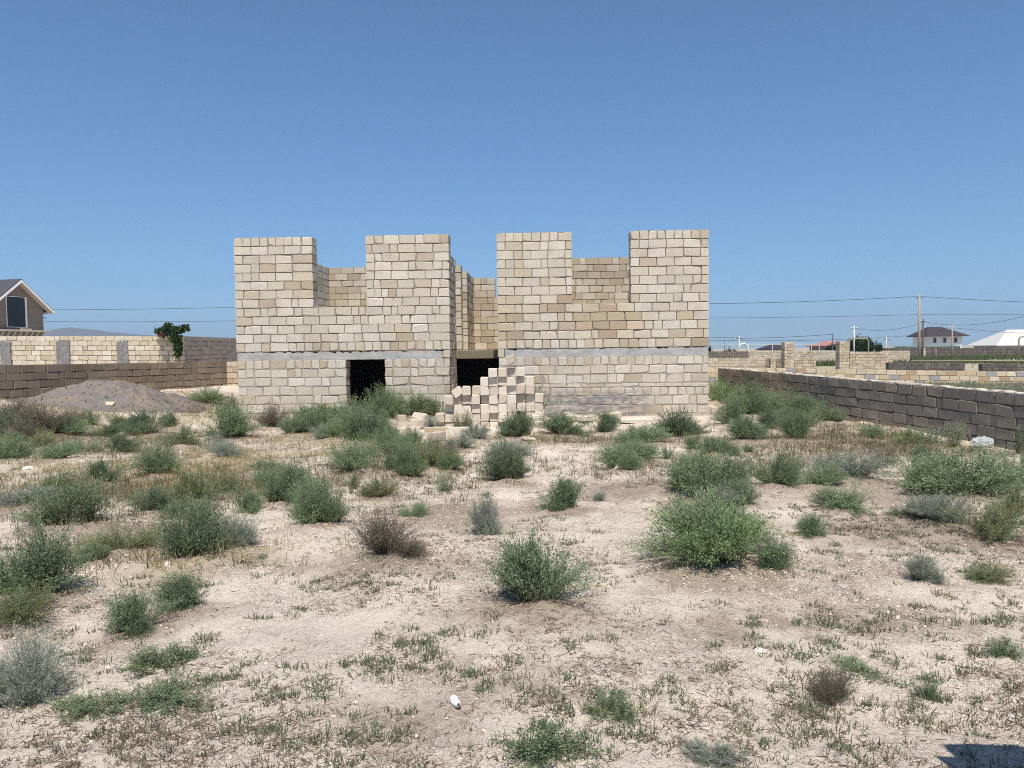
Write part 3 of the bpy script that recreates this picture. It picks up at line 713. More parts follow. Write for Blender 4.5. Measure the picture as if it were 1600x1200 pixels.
for grp, lb, kinds, spots in (
  ('thicket before the doorway', 'green shrub packed into the thicket before the dark doorway', ('green', 'dark', 'green'), [(476, 676, 54, 38), (505, 672, 60, 40), (540, 684, 60, 46), (556, 672, 56, 44), (586, 684, 60, 46), (612, 662, 60, 48), (630, 655, 60, 40), (676, 655, 56, 40), (524, 692, 50, 32), (592, 698, 54, 36), (455, 684, 44, 30)]),
  ('thicket at the house corner', 'green shrub packed into the thicket between the shell and the dark wall', ('green', 'dark', 'bright2', 'green'), [(1122, 630, 44, 40), (1150, 626, 60, 44), (1182, 622, 64, 44), (1212, 618, 60, 40), (1238, 636, 60, 42), (1186, 656, 64, 42), (1148, 654, 56, 42), (1232, 668, 52, 34), (1272, 646, 56, 34), (1206, 676, 54, 34), (1262, 672, 50, 30), (1286, 652, 46, 30)]),
  ('loose row of shrubs before the fallen blocks', 'green shrub in the loose row before the fallen blocks', ('green', 'dark', 'yellow'), [(604, 706, 54, 32), (650, 712, 60, 38), (664, 738, 60, 46), (702, 742, 48, 38), (616, 740, 46, 34), (580, 722, 50, 30)]),
  ('shrubs below the gravel heap', 'twiggy dark green shrub below the gravel heap', ('dry', 'green', 'dark'), [(40, 700, 76, 44), (108, 688, 60, 36), (14, 690, 70, 40), (50, 676, 70, 36), (128, 712, 50, 24), (168, 690, 54, 26), (118, 668, 44, 26), (182, 676, 50, 26), (268, 672, 44, 26)]),
  ('shrubs round the huge loose shrub', 'loose green shrub crowding round the huge one by the dark wall', ('green', 'green', 'dark'), [(1462, 768, 84, 60), (1572, 772, 80, 60), (1444, 744, 66, 44), (1596, 756, 60, 46)]),
  ('shrubs in the middle of the plot', 'green shrub in the loose scatter in dry grass behind the cream-flowered shrubs', ('green', 'yellow', 'dark'), [(420, 768, 60, 40), (350, 776, 56, 36), (165, 760, 66, 40), (284, 812, 60, 40), (96, 780, 70, 44), (150, 884, 60, 36)]),
  ('shrubs behind the bright dome bush', 'green shrub in the cluster behind the largest bright dome', ('green', 'dark', 'green'), [(1064, 776, 70, 56), (1146, 772, 76, 60), (1090, 752, 70, 46), (1160, 796, 56, 44)])):
    for i, (a_, b_, c_, d_) in enumerate(spots): SH.append((a_, b_, c_, d_, kinds[i % len(kinds)], lb, grp))
_pos = []
for px, py, wd, hg, kd, lb, *_ in SH:
    p, t = ground(px, py-wd*.05)
    _pos.append((p, t))
for (p, t), s in zip(_pos, SH):
    wr = s[2]*t/FPX/2
    if s[4] not in ('low', 'thin', 'spiky') and wr > .2: HUM.append((p[0], p[1], wr*.9, .05*min(1, wr/.35)))
for i, ((p, t), (px, py, wd, hg, kd, lb, *gr)) in enumerate(zip(_pos, SH)):
    nm, var = KIND[kd]; fm, stm = var[i % len(var)]
    W_ = wd*t/FPX/2*{'bright': 1.27, 'dark': 1.28, 'flower': 1.3}.get(kd, 1.38); hh = hg*t/FPX/math.cos(math.atan2(CH-p[2], t))*.97-.13*wd*t/FPX*(1.0 if t < 9 else .5)
    hh = max(hh*1.17, .05)
    # move the root back by about half the depth of the crown, so that its near rim sits where the photograph shows it
    d = np.array([p[0], p[1]]); d = d/np.linalg.norm(d); q = p[:2]+d*W_*.42
    e = empty(nm, (q[0], q[1], float(H(q[0], q[1]))-.01), rng.random()*6.28)
    e.scale = (W_, W_, hh); tag(e, lb, 'weed' if kd in ('low', 'spiky', 'thin') else 'shrub', gr[0] if gr else 'scrub growing on the plot')
    e.rotation_euler[0], e.rotation_euler[1] = rng.normal(0, .07), rng.normal(0, .07)
    e.scale = (W_*rng.uniform(.9, 1.1), W_*rng.uniform(.9, 1.1), hh)
    for me in (fm, stm):
        o = bpy.data.objects.new(me.name, me); o.parent = e; col.objects.link(o)
    if wd > 44 and kd not in ('low', 'spiky', 'thin'):      # a second, lower stool of shoots makes the clump lopsided
        f2, s2 = var[(i+1) % len(var)]; a_ = rng.random()*6.28; k_ = rng.uniform(.5, .72)
        for me in (f2, s2):
            o = bpy.data.objects.new(me.name, me); o.parent = e; col.objects.link(o); o.location = (.5*math.cos(a_), .5*math.sin(a_), 0); o.scale = (k_, k_, k_*.95); o.rotation_euler = (0, 0, a_*2)

# ------------------------------------------------------------------ ground sheet
def axis(lo, hi, fine_lo, fine_hi, step, grow=1.09, big=3500):
    a = list(np.arange(fine_lo, fine_hi+1e-9, step)); s = step
    while a[-1] < hi: s = min(s*grow, big); a.append(a[-1]+s)
    a[-1] = hi; s = step; b = []
    x = fine_lo
    while x > lo: s = min(s*grow, big); x -= s; b.append(x)
    b[-1] = lo; return np.array(b[::-1]+a)
def axis_y():
    a = [1.6]; 
    while a[-1] < 3400: a.append(a[-1]+max(.035, min(.0115*a[-1], 400)) if a[-1] > 0 else .05)
    b = [1.6]; s = .06
    while b[-1] > -300: s *= 1.25; b.append(b[-1]-s)
    return np.array(b[1:][::-1]+a)
gx = axis(-3300, 3300, -6.5, 6.5, .045, 1.035); gy = axis_y()
X, Y = np.meshgrid(gx, gy); Zg = H(X, Y)
nx, ny = len(gx), len(gy); idx = np.arange(nx*ny).reshape(ny, nx)
gq = np.stack([idx[:-1, :-1], idx[:-1, 1:], idx[1:, 1:], idx[1:, :-1]], -1).reshape(-1, 4)
def blob(px, py, rx, ry):
    p, t = ground(px, py); return np.exp(-(((X-p[0])/rx)**2+((Y-p[1])/ry)**2))
straw = np.zeros_like(X)
STRAW = [(400, 710, 1.6, 1.6), (330, 740, 1.5, 1.5), (200, 740, 1.5, 1.4), (120, 750, 1.4, 1.3), (300, 650, 1.2, 2.2), (470, 690, 1.0, 1.2), (60, 640, 2.2, 1.6), (350, 860, .7, .5), (250, 900, .5, .4), (300, 620, 1.2, 2.4), (100, 600, 2.0, 1.5)]
for b_ in STRAW: straw = np.maximum(straw, blob(*b_))
lit = np.zeros_like(X)
LIT = [(950, 690, 2.6, 1.0), (1300, 690, 2.2, 2.4), (1420, 700, 2.0, 1.6), (640, 880, .9, .6), (720, 800, 1.0, 1.0), (1320, 770, 1.2, 1.2), (1440, 830, 1.2, .8), (640, 1120, .5, .4), (760, 1060, .5, .4), (1100, 980, .5, .4), (1380, 960, .8, .5), (1200, 930, .5, .3), (520, 880, .5, .5), (180, 830, .9, .6), (1330, 890, .9, .6), (1220, 960, .5, .4), (1000, 760, 1.2, .7)]
for b_ in LIT: lit = np.maximum(lit, (.8 if b_[1] < 850 else .5)*blob(*b_))
for hx, hy, hr, hh in HUM: lit = np.maximum(lit, .75*np.exp(-(((X-hx)/(hr*1.5))**2+((Y-hy)/(hr*1.5))**2)))
far = sm((Y-34)/25)*sm((X+60)/30)*.0+sm((np.hypot(X, Y)-36)/30)
right_lot = sm((X-8.6)/1.5)*sm((Y-9)/6)
left_g = .42*sm((-X-.5)/3)*sm((Y-7)/4)*sm((18.5-Y)/2); green = np.clip(np.maximum(np.maximum(far*.55, right_lot*.7), left_g), 0, 1)
me = np_mesh('ground', np.stack([X, Y, Zg], -1).reshape(-1, 3), gq, None, np.stack([straw, lit, green], -1).reshape(-1, 3))
me.polygons.foreach_set('use_smooth', np.ones(len(gq), bool))
m, nt, b = mat('dry_clay_soil'); v = coord(nt)
t = N(nt, 'ShaderNodeVertexColor', layer_name='tint').outputs['Color']; sp = N(nt, 'ShaderNodeSeparateColor'); nt.links.new(t, sp.inputs[0])
n_big = noise(nt, v, .5, 5, .6); n_mid = noise(nt, v, 2.6, 6, .65); n_fine = noise(nt, v, 26, 6, .75); n_grit = noise(nt, v, 120, 3, .7)
c = mix(nt, n_big, (.78, .66, .53), (.88, .775, .64))
c = mix(nt, ramp(nt, n_mid, [(.45, 0), (.66, .4)]), c, (.60, .49, .40))
c = mix(nt, ramp(nt, n_fine, [(.36, .55), (.50, 0)]), c, (.52, .42, .345)); c = mix(nt, ramp(nt, n_fine, [(.54, 0), (.66, .5)]), c, (.86, .78, .69))
# litter
lf = math_(nt, 'ADD', math_(nt, 'MULTIPLY', sp.outputs[1], .42), math_(nt, 'MULTIPLY', n_mid, .42))
lf = math_(nt, 'ADD', lf, math_(nt, 'MULTIPLY', n_fine, .55))
c = mix(nt, ramp(nt, lf, [(.565, 0), (.74, .75)]), c, mix(nt, n_grit, (.25, .175, .12), (.42, .33, .25)))
sf = math_(nt, 'ADD', math_(nt, 'MULTIPLY', sp.outputs[0], .55), math_(nt, 'MULTIPLY', n_fine, .5))
c = mix(nt, ramp(nt, sf, [(.42, 0), (.70, .6)]), c, mix(nt, n_grit, (.40, .32, .20), (.62, .52, .36)))
gf = math_(nt, 'ADD', math_(nt, 'MULTIPLY', sp.outputs[2], .6), math_(nt, 'MULTIPLY', n_mid, .5))
c = mix(nt, ramp(nt, gf, [(.45, 0), (.68, .8)]), c, mix(nt, n_fine, (.17, .165, .095), (.36, .31, .20)))
# drying cracks
wv = N(nt, 'ShaderNodeVectorMath', operation='ADD'); nd = N(nt, 'ShaderNodeTexNoise', Scale=7.0, Detail=3.0); nt.links.new(v, nd.inputs['Vector'])
sc_ = N(nt, 'ShaderNodeVectorMath', operation='SCALE'); sc_.inputs['Scale'].default_value = .11; nt.links.new(nd.outputs['Color'], sc_.inputs[0])
nt.links.new(v, wv.inputs[0]); nt.links.new(sc_.outputs[0], wv.inputs[1])
flat = scaled(nt, wv.outputs[0], (1, 1, .05))
def cracks(s, w):
    vo = N(nt, 'ShaderNodeTexVoronoi', feature='DISTANCE_TO_EDGE', Scale=s); nt.links.new(flat, vo.inputs['Vector'])
    return ramp(nt, vo.outputs['Distance'], [(0, 0), (w, 1)])
k1 = cracks(9.5, .032); k2 = cracks(24, .05)
cm = ramp(nt, noise(nt, v, 1.3, 4, .6), [(.40, 0), (.58, 1)])
kk = math_(nt, 'MULTIPLY', mix(nt, cm, (1, 1, 1), k1), mix(nt, math_(nt, 'MULTIPLY', cm, .7), (1, 1, 1), k2))
c = mix(nt, math_(nt, 'MULTIPLY', math_(nt, 'SUBTRACT', 1.0, kk), .55), c, (.28, .21, .155))
c = mix(nt, ramp(nt, n_grit, [(.56, 0), (.70, .55)]), c, (.70, .62, .53))
c = mix(nt, ramp(nt, n_grit, [(.30, .6), (.42, 0)]), c, (.33, .26, .20))
nt.links.new(c, b.inputs['Base Color']); b.inputs['Roughness'].default_value = 1; b.inputs['Specular IOR Level'].default_value = .05
pb = bump(nt, b, math_(nt, 'ADD', n_fine, math_(nt, 'MULTIPLY', n_grit, .5)), 1.0, .03)
bump(nt, b, kk, .7, .010, pb); M['soil'] = m
tag(link('ground', me, None, [m]), kind='structure')

# ------------------------------------------------------------------ ground cover nobody could count
def quads_from(c, d, w, l, wd):
    return np.stack([c-w*wd*.5, c+w*wd*.5, c+d*l+w*wd*.2, c+d*l-w*wd*.2], 1).reshape(-1, 3)
def cover(name, pts, nb, hgt, wid, pal, lean, label, flatn=False, spread=.02, g=rng):
    n = len(pts)*nb; i = np.repeat(np.arange(len(pts)), nb); sc = g.uniform(.6, 1.3, len(pts))[i]
    a = g.random(n)*6.283; r = np.sqrt(g.random(n))*spread*sc
    c = pts[i].copy(); c[:, 0] += np.cos(a)*r; c[:, 1] += np.sin(a)*r
    th = (np.abs(g.normal(0, lean, n)) if not flatn else 1.5+g.normal(0, .15, n)); a2 = a+g.normal(0, .7, n)
    d = np.stack([np.sin(th)*np.cos(a2), np.sin(th)*np.sin(a2), np.cos(th)], 1)
    w = np.cross(d, g.normal(0, 1, (n, 3))); w /= np.linalg.norm(w, axis=1, keepdims=True)
    l_ = (hgt*g.uniform(.5, 1.25, n)*sc)[:, None]; V = quads_from(c, d, w, l_, wid*g.uniform(.7, 1.4, (n, 1)))
    C = lerp_pal(pal, len(pts), g)[i]*g.uniform(.8, 1.2, (n, 1))
    me = np_mesh(name, V, np.arange(n*4).reshape(-1, 4), None, np.repeat(C, 4, 0)); me.materials.append(M['leaf'])
    o = link(name, me); tag(o, label, None, None, 'stuff'); return o
def drop(x, y, dz=0):
    return np.stack([x, y, H(x, y)+dz], 1)
def field(n, ymax=17, dens=None, g=rng, ymin=2.0, p=1.0):
    y = ymin+(ymax-ymin)*g.random(n*4)**p; x = (g.random(n*4)*2-1)*(y*.74+1.2)
    k = np.ones(n*4) if dens is None else dens(x, y)
    ok = (g.random(n*4) < k) & (x < 7.4+.0*y) & (x > -14); x, y = x[ok][:n], y[ok][:n]; return x, y
def litter_d(x, y):
    v_ = vnoise(x*1.1+3, y*1.1)*.6+vnoise(x*4, y*4+7)*.5; return np.clip((v_-.48)*3.2, .03, 1)
x, y = field(17000, 17.3, litter_d, p=1.25)
cover('litter', drop(x, y, .004), 4, .045, .0045, [(.24, .165, .11), (.34, .25, .17), (.17, .12, .085), (.42, .34, .24)], 1, 'brown broken stalks strewn over the soil', True, .06)
def clumps(n, per, sd, ymax, dens, p=1.3):
    x, y = field(n, ymax, dens, p=p); s = sd*rng.uniform(.5, 1.6, len(x))
    X_ = np.repeat(x, per)+rng.normal(0, 1, len(x)*per)*np.repeat(s, per)*1.4; Y_ = np.repeat(y, per)+rng.normal(0, 1, len(x)*per)*np.repeat(s, per); return X_, Y_
wd_ = lambda x, y: np.clip((vnoise(x*.7+30, y*.7)-.40)*3, .04, 1)
x, y = clumps(330, 10, .11, 14, wd_)
cover('low_weeds', drop(x, y), 16, .028, .0045, [(.16, .18, .11), (.20, .20, .13), (.12, .14, .08), (.26, .23, .15)], .95, 'low grey-green weeds dotted over the soil', spread=.035)
x, y = clumps(110, 9, .14, 13, litter_d)
cover('dry_weeds', drop(x, y), 14, .032, .0035, [(.33, .235, .16), (.26, .185, .12), (.42, .33, .22), (.22, .19, .11)], .9, 'withered reddish-brown weeds dotted over the soil', spread=.04)
# creeping rosettes: irregular mats of small weeds on the open soil
mx, my = [], []
for px, py, rx, ry, k in [(250, 1010, .55, .3, 26), (300, 1090, .55, .25, 30), (180, 930, .5, .4, 14), (420, 1060, .5, .3, 16), (640, 1020, .25, .3, 16), (560, 1030, .3, .3, 10), (700, 1060, .35, .3, 18), (640, 1150, .5, .25, 22), (860, 1180, .4, .2, 22), (950, 1120, .25, .3, 16), (1090, 1130, .4, .3, 14), (1300, 980, .5, .35, 18), (1180, 980, .4, .3, 12), (1400, 970, .5, .3, 20), (1330, 1060, .5, .3, 18), (1480, 1060, .5, .3, 18), (1560, 960, .5, .4, 18), (1240, 1140, .4, .2, 12), (1420, 1130, .4, .2, 14), (880, 1040, .6, .3, 12), (470, 1150, .5, .2, 14), (540, 920, .5, .4, 10), (960, 860, .8, .5, 16), (1180, 880, .6, .4, 12), (700, 900, .7, .5, 14), (640, 780, 1.0, .6, 16), (1000, 760, 1.2, .7, 20), (430, 880, .8, .5, 16), (1400, 860, .9, .5, 22), (1060, 1020, .6, .4, 14), (760, 1000, .5, .4, 14)]:
    p, t_ = ground(px, py); k = max(3, int(k*.5)); mx.append(p[0]+rng.normal(0, .6, k)*rx); my.append(p[1]+rng.normal(0, .6, k)*ry)
x, y = np.concatenate(mx), np.concatenate(my); rp = 5; x = np.repeat(x, rp)+rng.normal(0, .045, len(x)*rp); y = np.repeat(y, rp)+rng.normal(0, .035, len(y)*rp)
cover('creeping_weeds', drop(x, y), 13, .034, .0055, [(.19, .23, .135), (.24, .265, .165), (.15, .18, .105), (.29, .27, .17)], .9, 'patchy mats of creeping grey-green weeds on the cracked soil', spread=.035)
gx_, gy_ = [], []
for px, py, rx, ry in STRAW:
    p, t_ = ground(px, py); k = int(170*rx*ry); gx_.append(p[0]+rng.normal(0, .75, k)*rx); gy_.append(p[1]+rng.normal(0, .75, k)*ry)
x, y = np.concatenate(gx_), np.concatenate(gy_); ok = ((y < 17.3) | (x < -7.4)) & (vnoise(x*1.3+70, y*1.3) > .42); x, y = x[ok], y[ok]
cover('dry_grass', drop(x, y), 9, .085, .006, [(.55, .44, .24), (.44, .34, .17), (.62, .52, .32), (.34, .30, .14)], .6, 'straw-coloured dry grass around the heap and before the shell', spread=.09)
pn, pg_ = [], []
for px, py, rx, ry, k in [(1310, 690, 1.8, 2.6, 800), (1430, 690, 1.5, 1.4, 520), (930, 690, 2.0, .8, 320), (1080, 730, 1.6, .8, 220), (600, 740, 2.0, 1.2, 260), (330, 640, .9, 1.6, 400), (1240, 720, 1.2, 1, 220), (150, 700, 2.4, 1.6, 1000), (250, 770, 1.6, 1.2, 480), (60, 780, 1.4, 1, 300), (400, 760, 1.4, 1, 260), (180, 860, .8, .6, 140), (650, 720, 1.4, 1.2, 160)]:
    p, t_ = ground(px, py); pn.append(p[0]+rng.normal(0, .7, k)*rx); pg_.append(p[1]+rng.normal(0, .7, k)*ry)
x, y = np.concatenate(pn), np.concatenate(pg_); ok = ((y < 17.7) | (x < -7.5) | (x > 4.1)) & (x < 7.0); x, y = x[ok], y[ok]
cover('mixed_grass', drop(x, y), 10, .10, .006, [(.30, .24, .13), (.20, .20, .10), (.13, .16, .08), (.38, .29, .18)], .5, 'brown and green mixed grass between the shrubs', spread=.09)
# grass of the lots beyond the long dark wall
k = 5200; y = 9+rng.random(k)**.8*21; x = 9.3+rng.random(k)*(y*.5); ok = (vnoise(x*.5, y*.5) > .40); x, y = x[ok], y[ok]
cover('lot_grass', drop(x, y), 9, .17, .015, [(.26, .29, .19), (.32, .33, .22), (.20, .23, .14), (.42, .37, .25)], .5, 'grey-green grass in the lot beyond the long dark wall', spread=.25)
k = 5000; y = 66+rng.random(k)*36; x = 8+rng.random(k)*(y*.75-8); ok = vnoise(x*.16, y*.16+50) > .38; x, y = x[ok], y[ok]
cover('roadside_grass', drop(x, y), 9, .38, .06, [(.13, .16, .07), (.15, .18, .085), (.08, .11, .045)], .5, 'green roadside grass far beyond the lots', spread=.9)
# pebbles
n = 36000; x, y = field(n, 15, lambda x, y: np.clip((vnoise(x*.9+60, y*.9)-.3)*2, .1, 1), p=1.3); n = len(x)
s = rng.exponential(.0036, n)+.0028; s = np.minimum(s, .015)
oc = np.array([(1, 0, 0), (0, 1, 0), (-1, 0, 0), (0, -1, 0), (0, 0, .7), (0, 0, -.7)], float)
V = (oc[None]*rng.uniform(.6, 1.3, (n, 6, 1)))*s[:, None, None]
a = rng.random(n)*6.28; ca, sa = np.cos(a)[:, None], np.sin(a)[:, None]
V = np.stack([V[..., 0]*ca-V[..., 1]*sa, V[..., 0]*sa+V[..., 1]*ca, V[..., 2]], -1)+drop(x, y, .002)[:, None]
tf = np.array([(0, 1, 4), (1, 2, 4), (2, 3, 4), (3, 0, 4), (1, 0, 5), (2, 1, 5), (3, 2, 5), (0, 3, 5)])
me = np_mesh('gravel', V.reshape(-1, 3), None, (tf[None]+(np.arange(n)*6)[:, None, None]).reshape(-1, 3), np.repeat(lerp_pal([(.64, .54, .45), (.72, .62, .52), (.55, .46, .38), (.60, .50, .41)], n, rng), 6, 0))
me.materials.append(M['stone']); tag(link('gravel', me), 'small pale stones and clods strewn over the soil', None, None, 'stuff')

# gravel heap
hc = at(178, 640, 20.2); g2 = np.linspace(-1, 1, 90); HX, HY = np.meshgrid(g2, g2); rr = np.hypot(HX, HY)
wx = hc[0]+HX*2.7; wy = hc[1]+HY*2.9
prof = np.exp(-(rr/.56)**2.5)*.54+.12*np.exp(-((HX-.35)**2+(HY+.35)**2)/.05)*0
hz = H(wx, wy)+prof*(.9+.25*vnoise(wx*1.3, wy*1.3))+(vnoise(wx*2.2, wy*2.2)-.5)*.16*np.clip(prof*3, 0, 1)+(vnoise(wx*6, wy*6)-.5)*.09*np.clip(prof*4, 0, 1)+(vnoise(wx*18, wy*18)-.5)*.03*np.clip(prof*4, 0, 1)-.035
ii = np.arange(8100).reshape(90, 90); hq = np.stack([ii[:-1, :-1], ii[:-1, 1:], ii[1:, 1:], ii[1:, :-1]], -1).reshape(-1, 4)
kk_ = 5200; hi_ = rng.integers(0, 90, (kk_, 2)); ok_ = prof[hi_[:, 0], hi_[:, 1]] > .02; hi_ = hi_[ok_]; kk_ = len(hi_)
hp = np.stack([wx[hi_[:, 0], hi_[:, 1]], wy[hi_[:, 0], hi_[:, 1]], hz[hi_[:, 0], hi_[:, 1]]], -1)+np.concatenate([rng.normal(0, .03, (kk_, 2)), np.zeros((kk_, 1))], 1)
hs = np.minimum(rng.exponential(.008, kk_)+.007, .04); hv = oc[None]*rng.uniform(.6, 1.3, (kk_, 6, 1))*hs[:, None, None]+hp[:, None]
me = np_mesh('gravel_heap', np.concatenate([np.stack([wx, wy, hz], -1).reshape(-1, 3), hv.reshape(-1, 3)]), hq, (tf[None]+8100+(np.arange(kk_)*6)[:, None, None]).reshape(-1, 3))
m, nt, b = mat('grey_gravel'); v = coord(nt); f1 = noise(nt, v, 45, 5, .75); f2 = noise(nt, v, 1.6, 4, .6)
c = mix(nt, f1, (.12, .102, .09), (.34, .30, .27)); c = mix(nt, ramp(nt, f2, [(.5, 0), (.68, .5)]), c, (.36, .26, .16))
nt.links.new(c, b.inputs['Base Color']); bump(nt, b, f1, 1, .03)
o = tag(link('gravel_heap', me, None, [m]), 'broad grey-brown gravel heap in front of the low brown wall', 'heap')
p = on_y(168, 640, hc[1]-1.55)
mb = MB(); mb.box(-.16, .16, -.07, .07, 0, .03); o = mb.build('stone_chip', M['stone_old']); k_ = np.unravel_index(np.argmin((wx-p[0])**2+(wy-p[1])**2), wx.shape); o.location = (p[0], p[1], float(hz[k_])-.005); o.rotation_euler = (.5, .05, .1)
me = o.data; ca_ = me.color_attributes.new('tint', 'FLOAT_COLOR', 'POINT'); ca_.data.foreach_set('color', [.6, .5, .36, 1]*len(me.vertices))
tag(o, 'flat tan stone chip lying on the slope of the gravel heap', 'stone')
# ------------------------------------------------------------------ far setting and small things
f0 = np.array([-math.sin(YAW), math.cos(YAW), 0.0])
M['white'] = plain('white_plaster', (.74, .74, .75)); M['lav'] = plain('grey_plaster', (.36, .35, .40)); M['roof_dark'] = plain('dark_brown_roof', (.055, .042, .045), .6)
M['roof_white'] = plain('pale_sheet_roof', (.54, .53, .50), .6); M['roof_red'] = plain('faded_red_roof', (.42, .20, .18)); M['roof_slate'] = plain('slate_roof', (.075, .072, .085), .7)
M['glass'] = plain('dark_window', (.012, .016, .022), .12, 0, .1, 3, .5); M['tan'] = plain('tan_render', (.21, .178, .152)); M['pvc'] = plain('white_trim', (.78, .78, .76), .5)
M['soffit'] = plain('pale_soffit_boards', (.50, .45, .39)); M['wood'] = plain('grey_pole_wood', (.36, .31, .26), .9); M['metal'] = plain('dark_metal', (.10, .10, .11), .5)
M['yellow'] = plain('yellow_gas_paint', (.32, .285, .19), .7); M['greyw'] = plain('pale_gas_paint', (.66, .66, .62), .5); M['green'] = plain('green_sheet_roof', (.16, .24, .20), .5)
M['wire'] = plain('cable', (.06, .06, .065), .6); M['blue'] = plain('bluish_tank', (.25, .30, .38), .5); M['bark'] = plain('bark', (.13, .10, .075))
M['red'] = plain('red_petals', (.45, .06, .04))

# gabled house behind the neighbour wall
T = R(75); ge = math.cos(T)*r0+math.sin(T)*f0; gn = math.sin(T)*r0-math.cos(T)*f0; ap = at(23, 436, 48)
gh = tag(empty('gabled_house', (ap[0], ap[1], 0)), 'tan house with a dark gabled roof and a tall dark window, behind the neighbour wall', 'house')
def L(s, o, z): return ge*s+gn*o+np.array([0, 0, z])
zt = float(ap[2]); sl = .79
mb = MB(); hw = 2.0
poly = [(-hw, -.4), (hw, -.4), (hw, zt-.12-sl*hw), (0, zt-.12), (-hw, zt-.12-sl*hw)]
mb.add([L(s, 0, z) for s, z in poly]+[L(s, -5, z) for s, z in poly], [(0, 1, 2, 3, 4), (9, 8, 7, 6, 5)]+[(i, i+5, (i+1) % 5+5, (i+1) % 5) for i in range(5)])
mb.build('wall', M['tan'], gh)
mb = MB()
for sg in (-1, 1):
    E_ = 2.35
    mb.hexa([L(0, .50, zt-.10), L(sg*E_, .50, zt-.10-sl*E_), L(sg*E_, -5.2, zt-.10-sl*E_), L(0, -5.2, zt-.10), L(0, .50, zt), L(sg*E_, .50, zt-sl*E_), L(sg*E_, -5.2, zt-sl*E_), L(0, -5.2, zt)])
roof = mb.build('roof', M['roof_slate'], gh)
mb = MB()
for sg in (-1, 1):
    mb.hexa([L(0, .505, zt-.23), L(sg*2.38, .505, zt-.23-sl*2.38), L(sg*2.38, .55, zt-.23-sl*2.38), L(0, .55, zt-.23), L(0, .505, zt-.08), L(sg*2.38, .505, zt-.08-sl*2.38), L(sg*2.38, .55, zt-.08-sl*2.38), L(0, .55, zt-.08)])
mb.hexa([L(2.35, .525, zt-sl*2.35-.22), L(2.35, -5.2, zt-sl*2.35-.22), L(2.41, -5.2, zt-sl*2.35-.22), L(2.41, .525, zt-sl*2.35-.22), L(2.35, .525, zt-sl*2.35), L(2.35, -5.2, zt-sl*2.35), L(2.41, -5.2, zt-sl*2.35), L(2.41, .525, zt-sl*2.35)])
mb.build('fascia', M['pvc'], roof)
mb = MB()
for sg in (-1, 1):
    for k in range(10):
        a, b_ = .02+k*.232, .02+(k+1)*.232-.012
        mb.hexa([L(sg*a, .495, zt-.135-sl*a), L(sg*b_, .495, zt-.135-sl*b_), L(sg*b_, .01, zt-.135-sl*b_), L(sg*a, .01, zt-.135-sl*a), L(sg*a, .495, zt-.105-sl*a), L(sg*b_, .495, zt-.105-sl*b_), L(sg*b_, .01, zt-.105-sl*b_), L(sg*a, .01, zt-.105-sl*a)])
mb.build('soffit', M['soffit'], roof)
s0, s1, z0, z1 = -.67, .64, 3.33, 5.2
def pbox(mb, a, b_, o0, o1, c_, d_): mb.hexa([L(a, o1, c_), L(b_, o1, c_), L(b_, o0, c_), L(a, o0, c_), L(a, o1, d_), L(b_, o1, d_), L(b_, o0, d_), L(a, o0, d_)])
mb = MB(); pbox(mb, s0-.03, s0, -.02, .05, z0-.03, z1+.03); pbox(mb, s1, s1+.10, -.02, .06, z0-.03, z1+.03); pbox(mb, s0, s1, -.02, .05, z1, z1+.03); pbox(mb, s0, s1, -.02, .05, z0-.03, z0)
wn = mb.build('window', M['pvc'], gh)
mb = MB(); pbox(mb, s0+.002, s1-.002, -.015, .012, z0+.002, z1-.002); mb.build('pane', M['glass'], wn)
mb = MB(); pbox(mb, -1.6, 1.95, .005, .5, 3.05, 3.14); pbox(mb, -.2, .6, .505, .53, 3.04, 3.22)
for k in range(8): mb.bar(L(-1.3+k*.42, .02, 2.5), L(-1.3+k*.42, .46, 3.05), ge, .05, .05)
mb.build('ledge', M['soffit'], gh)
mb = MB(); mb.tube([L(hw, .05, 4.0), L(hw+.18, .05, 3.95)], .03); mb.build('wall_lamp', M['metal'], gh)

# climbing plant on the corner of the neighbour wall
def leafball(g, blobs, n, ll, lw, pal):
    V = []; C = []
    for (cx, cy, cz, rx, ry, rz, k) in blobs:
        m_ = int(n*k); d = g.normal(0, 1, (m_, 3)); d /= np.linalg.norm(d, axis=1, keepdims=True); c = np.array([cx, cy, cz])+d*np.array([rx, ry, rz])*(g.random((m_, 1))**.4)
        dd = g.normal(0, 1, (m_, 3)); dd /= np.linalg.norm(dd, axis=1, keepdims=True); w = np.cross(dd, g.normal(0, 1, (m_, 3))); w /= np.linalg.norm(w, axis=1, keepdims=True)
        l_ = ll*g.uniform(.6, 1.2, (m_, 1)); w_ = lw*g.uniform(.7, 1.2, (m_, 1))
        V.append(np.stack([c, c+dd*l_*.5+w*w_*.5, c+dd*l_, c+dd*l_*.5-w*w_*.5], 1).reshape(-1, 3)); C.append(np.repeat(lerp_pal(pal, m_, g), 4, 0))
    V = np.concatenate(V); return V, np.arange(len(V)).reshape(-1, 4), np.concatenate(C)
g = np.random.default_rng(77); c0 = at(268, 522, 32.2); px_m = 32.2/1200
cp = tag(empty('climbing_plant', tuple(c0)), 'leafy dark green climber with a few red flowers, hanging over the wall corner', 'plant')
bl = [(dx*px_m, dy, dz*px_m, rx*px_m, .25, rz*px_m, k) for dx, dy, dz, rx, rz, k in [(-10, -.1, 3, 11, 6, .2), (-5, 0, 10, 5, 7, .12), (8, 0, 6, 10, 5, .2), (20, .1, 9, 5, 4, .1), (-20, 0, 6, 4, 2, .05), (10, -.15, -8, 8, 9, .2), (14, -.2, -22, 5, 9, .13), (13, -.2, -32, 4, 3, .04)]]
V, q, C = leafball(g, bl, 1500, .15, .10, [(.04, .075, .022), (.055, .10, .03), (.03, .06, .02)])
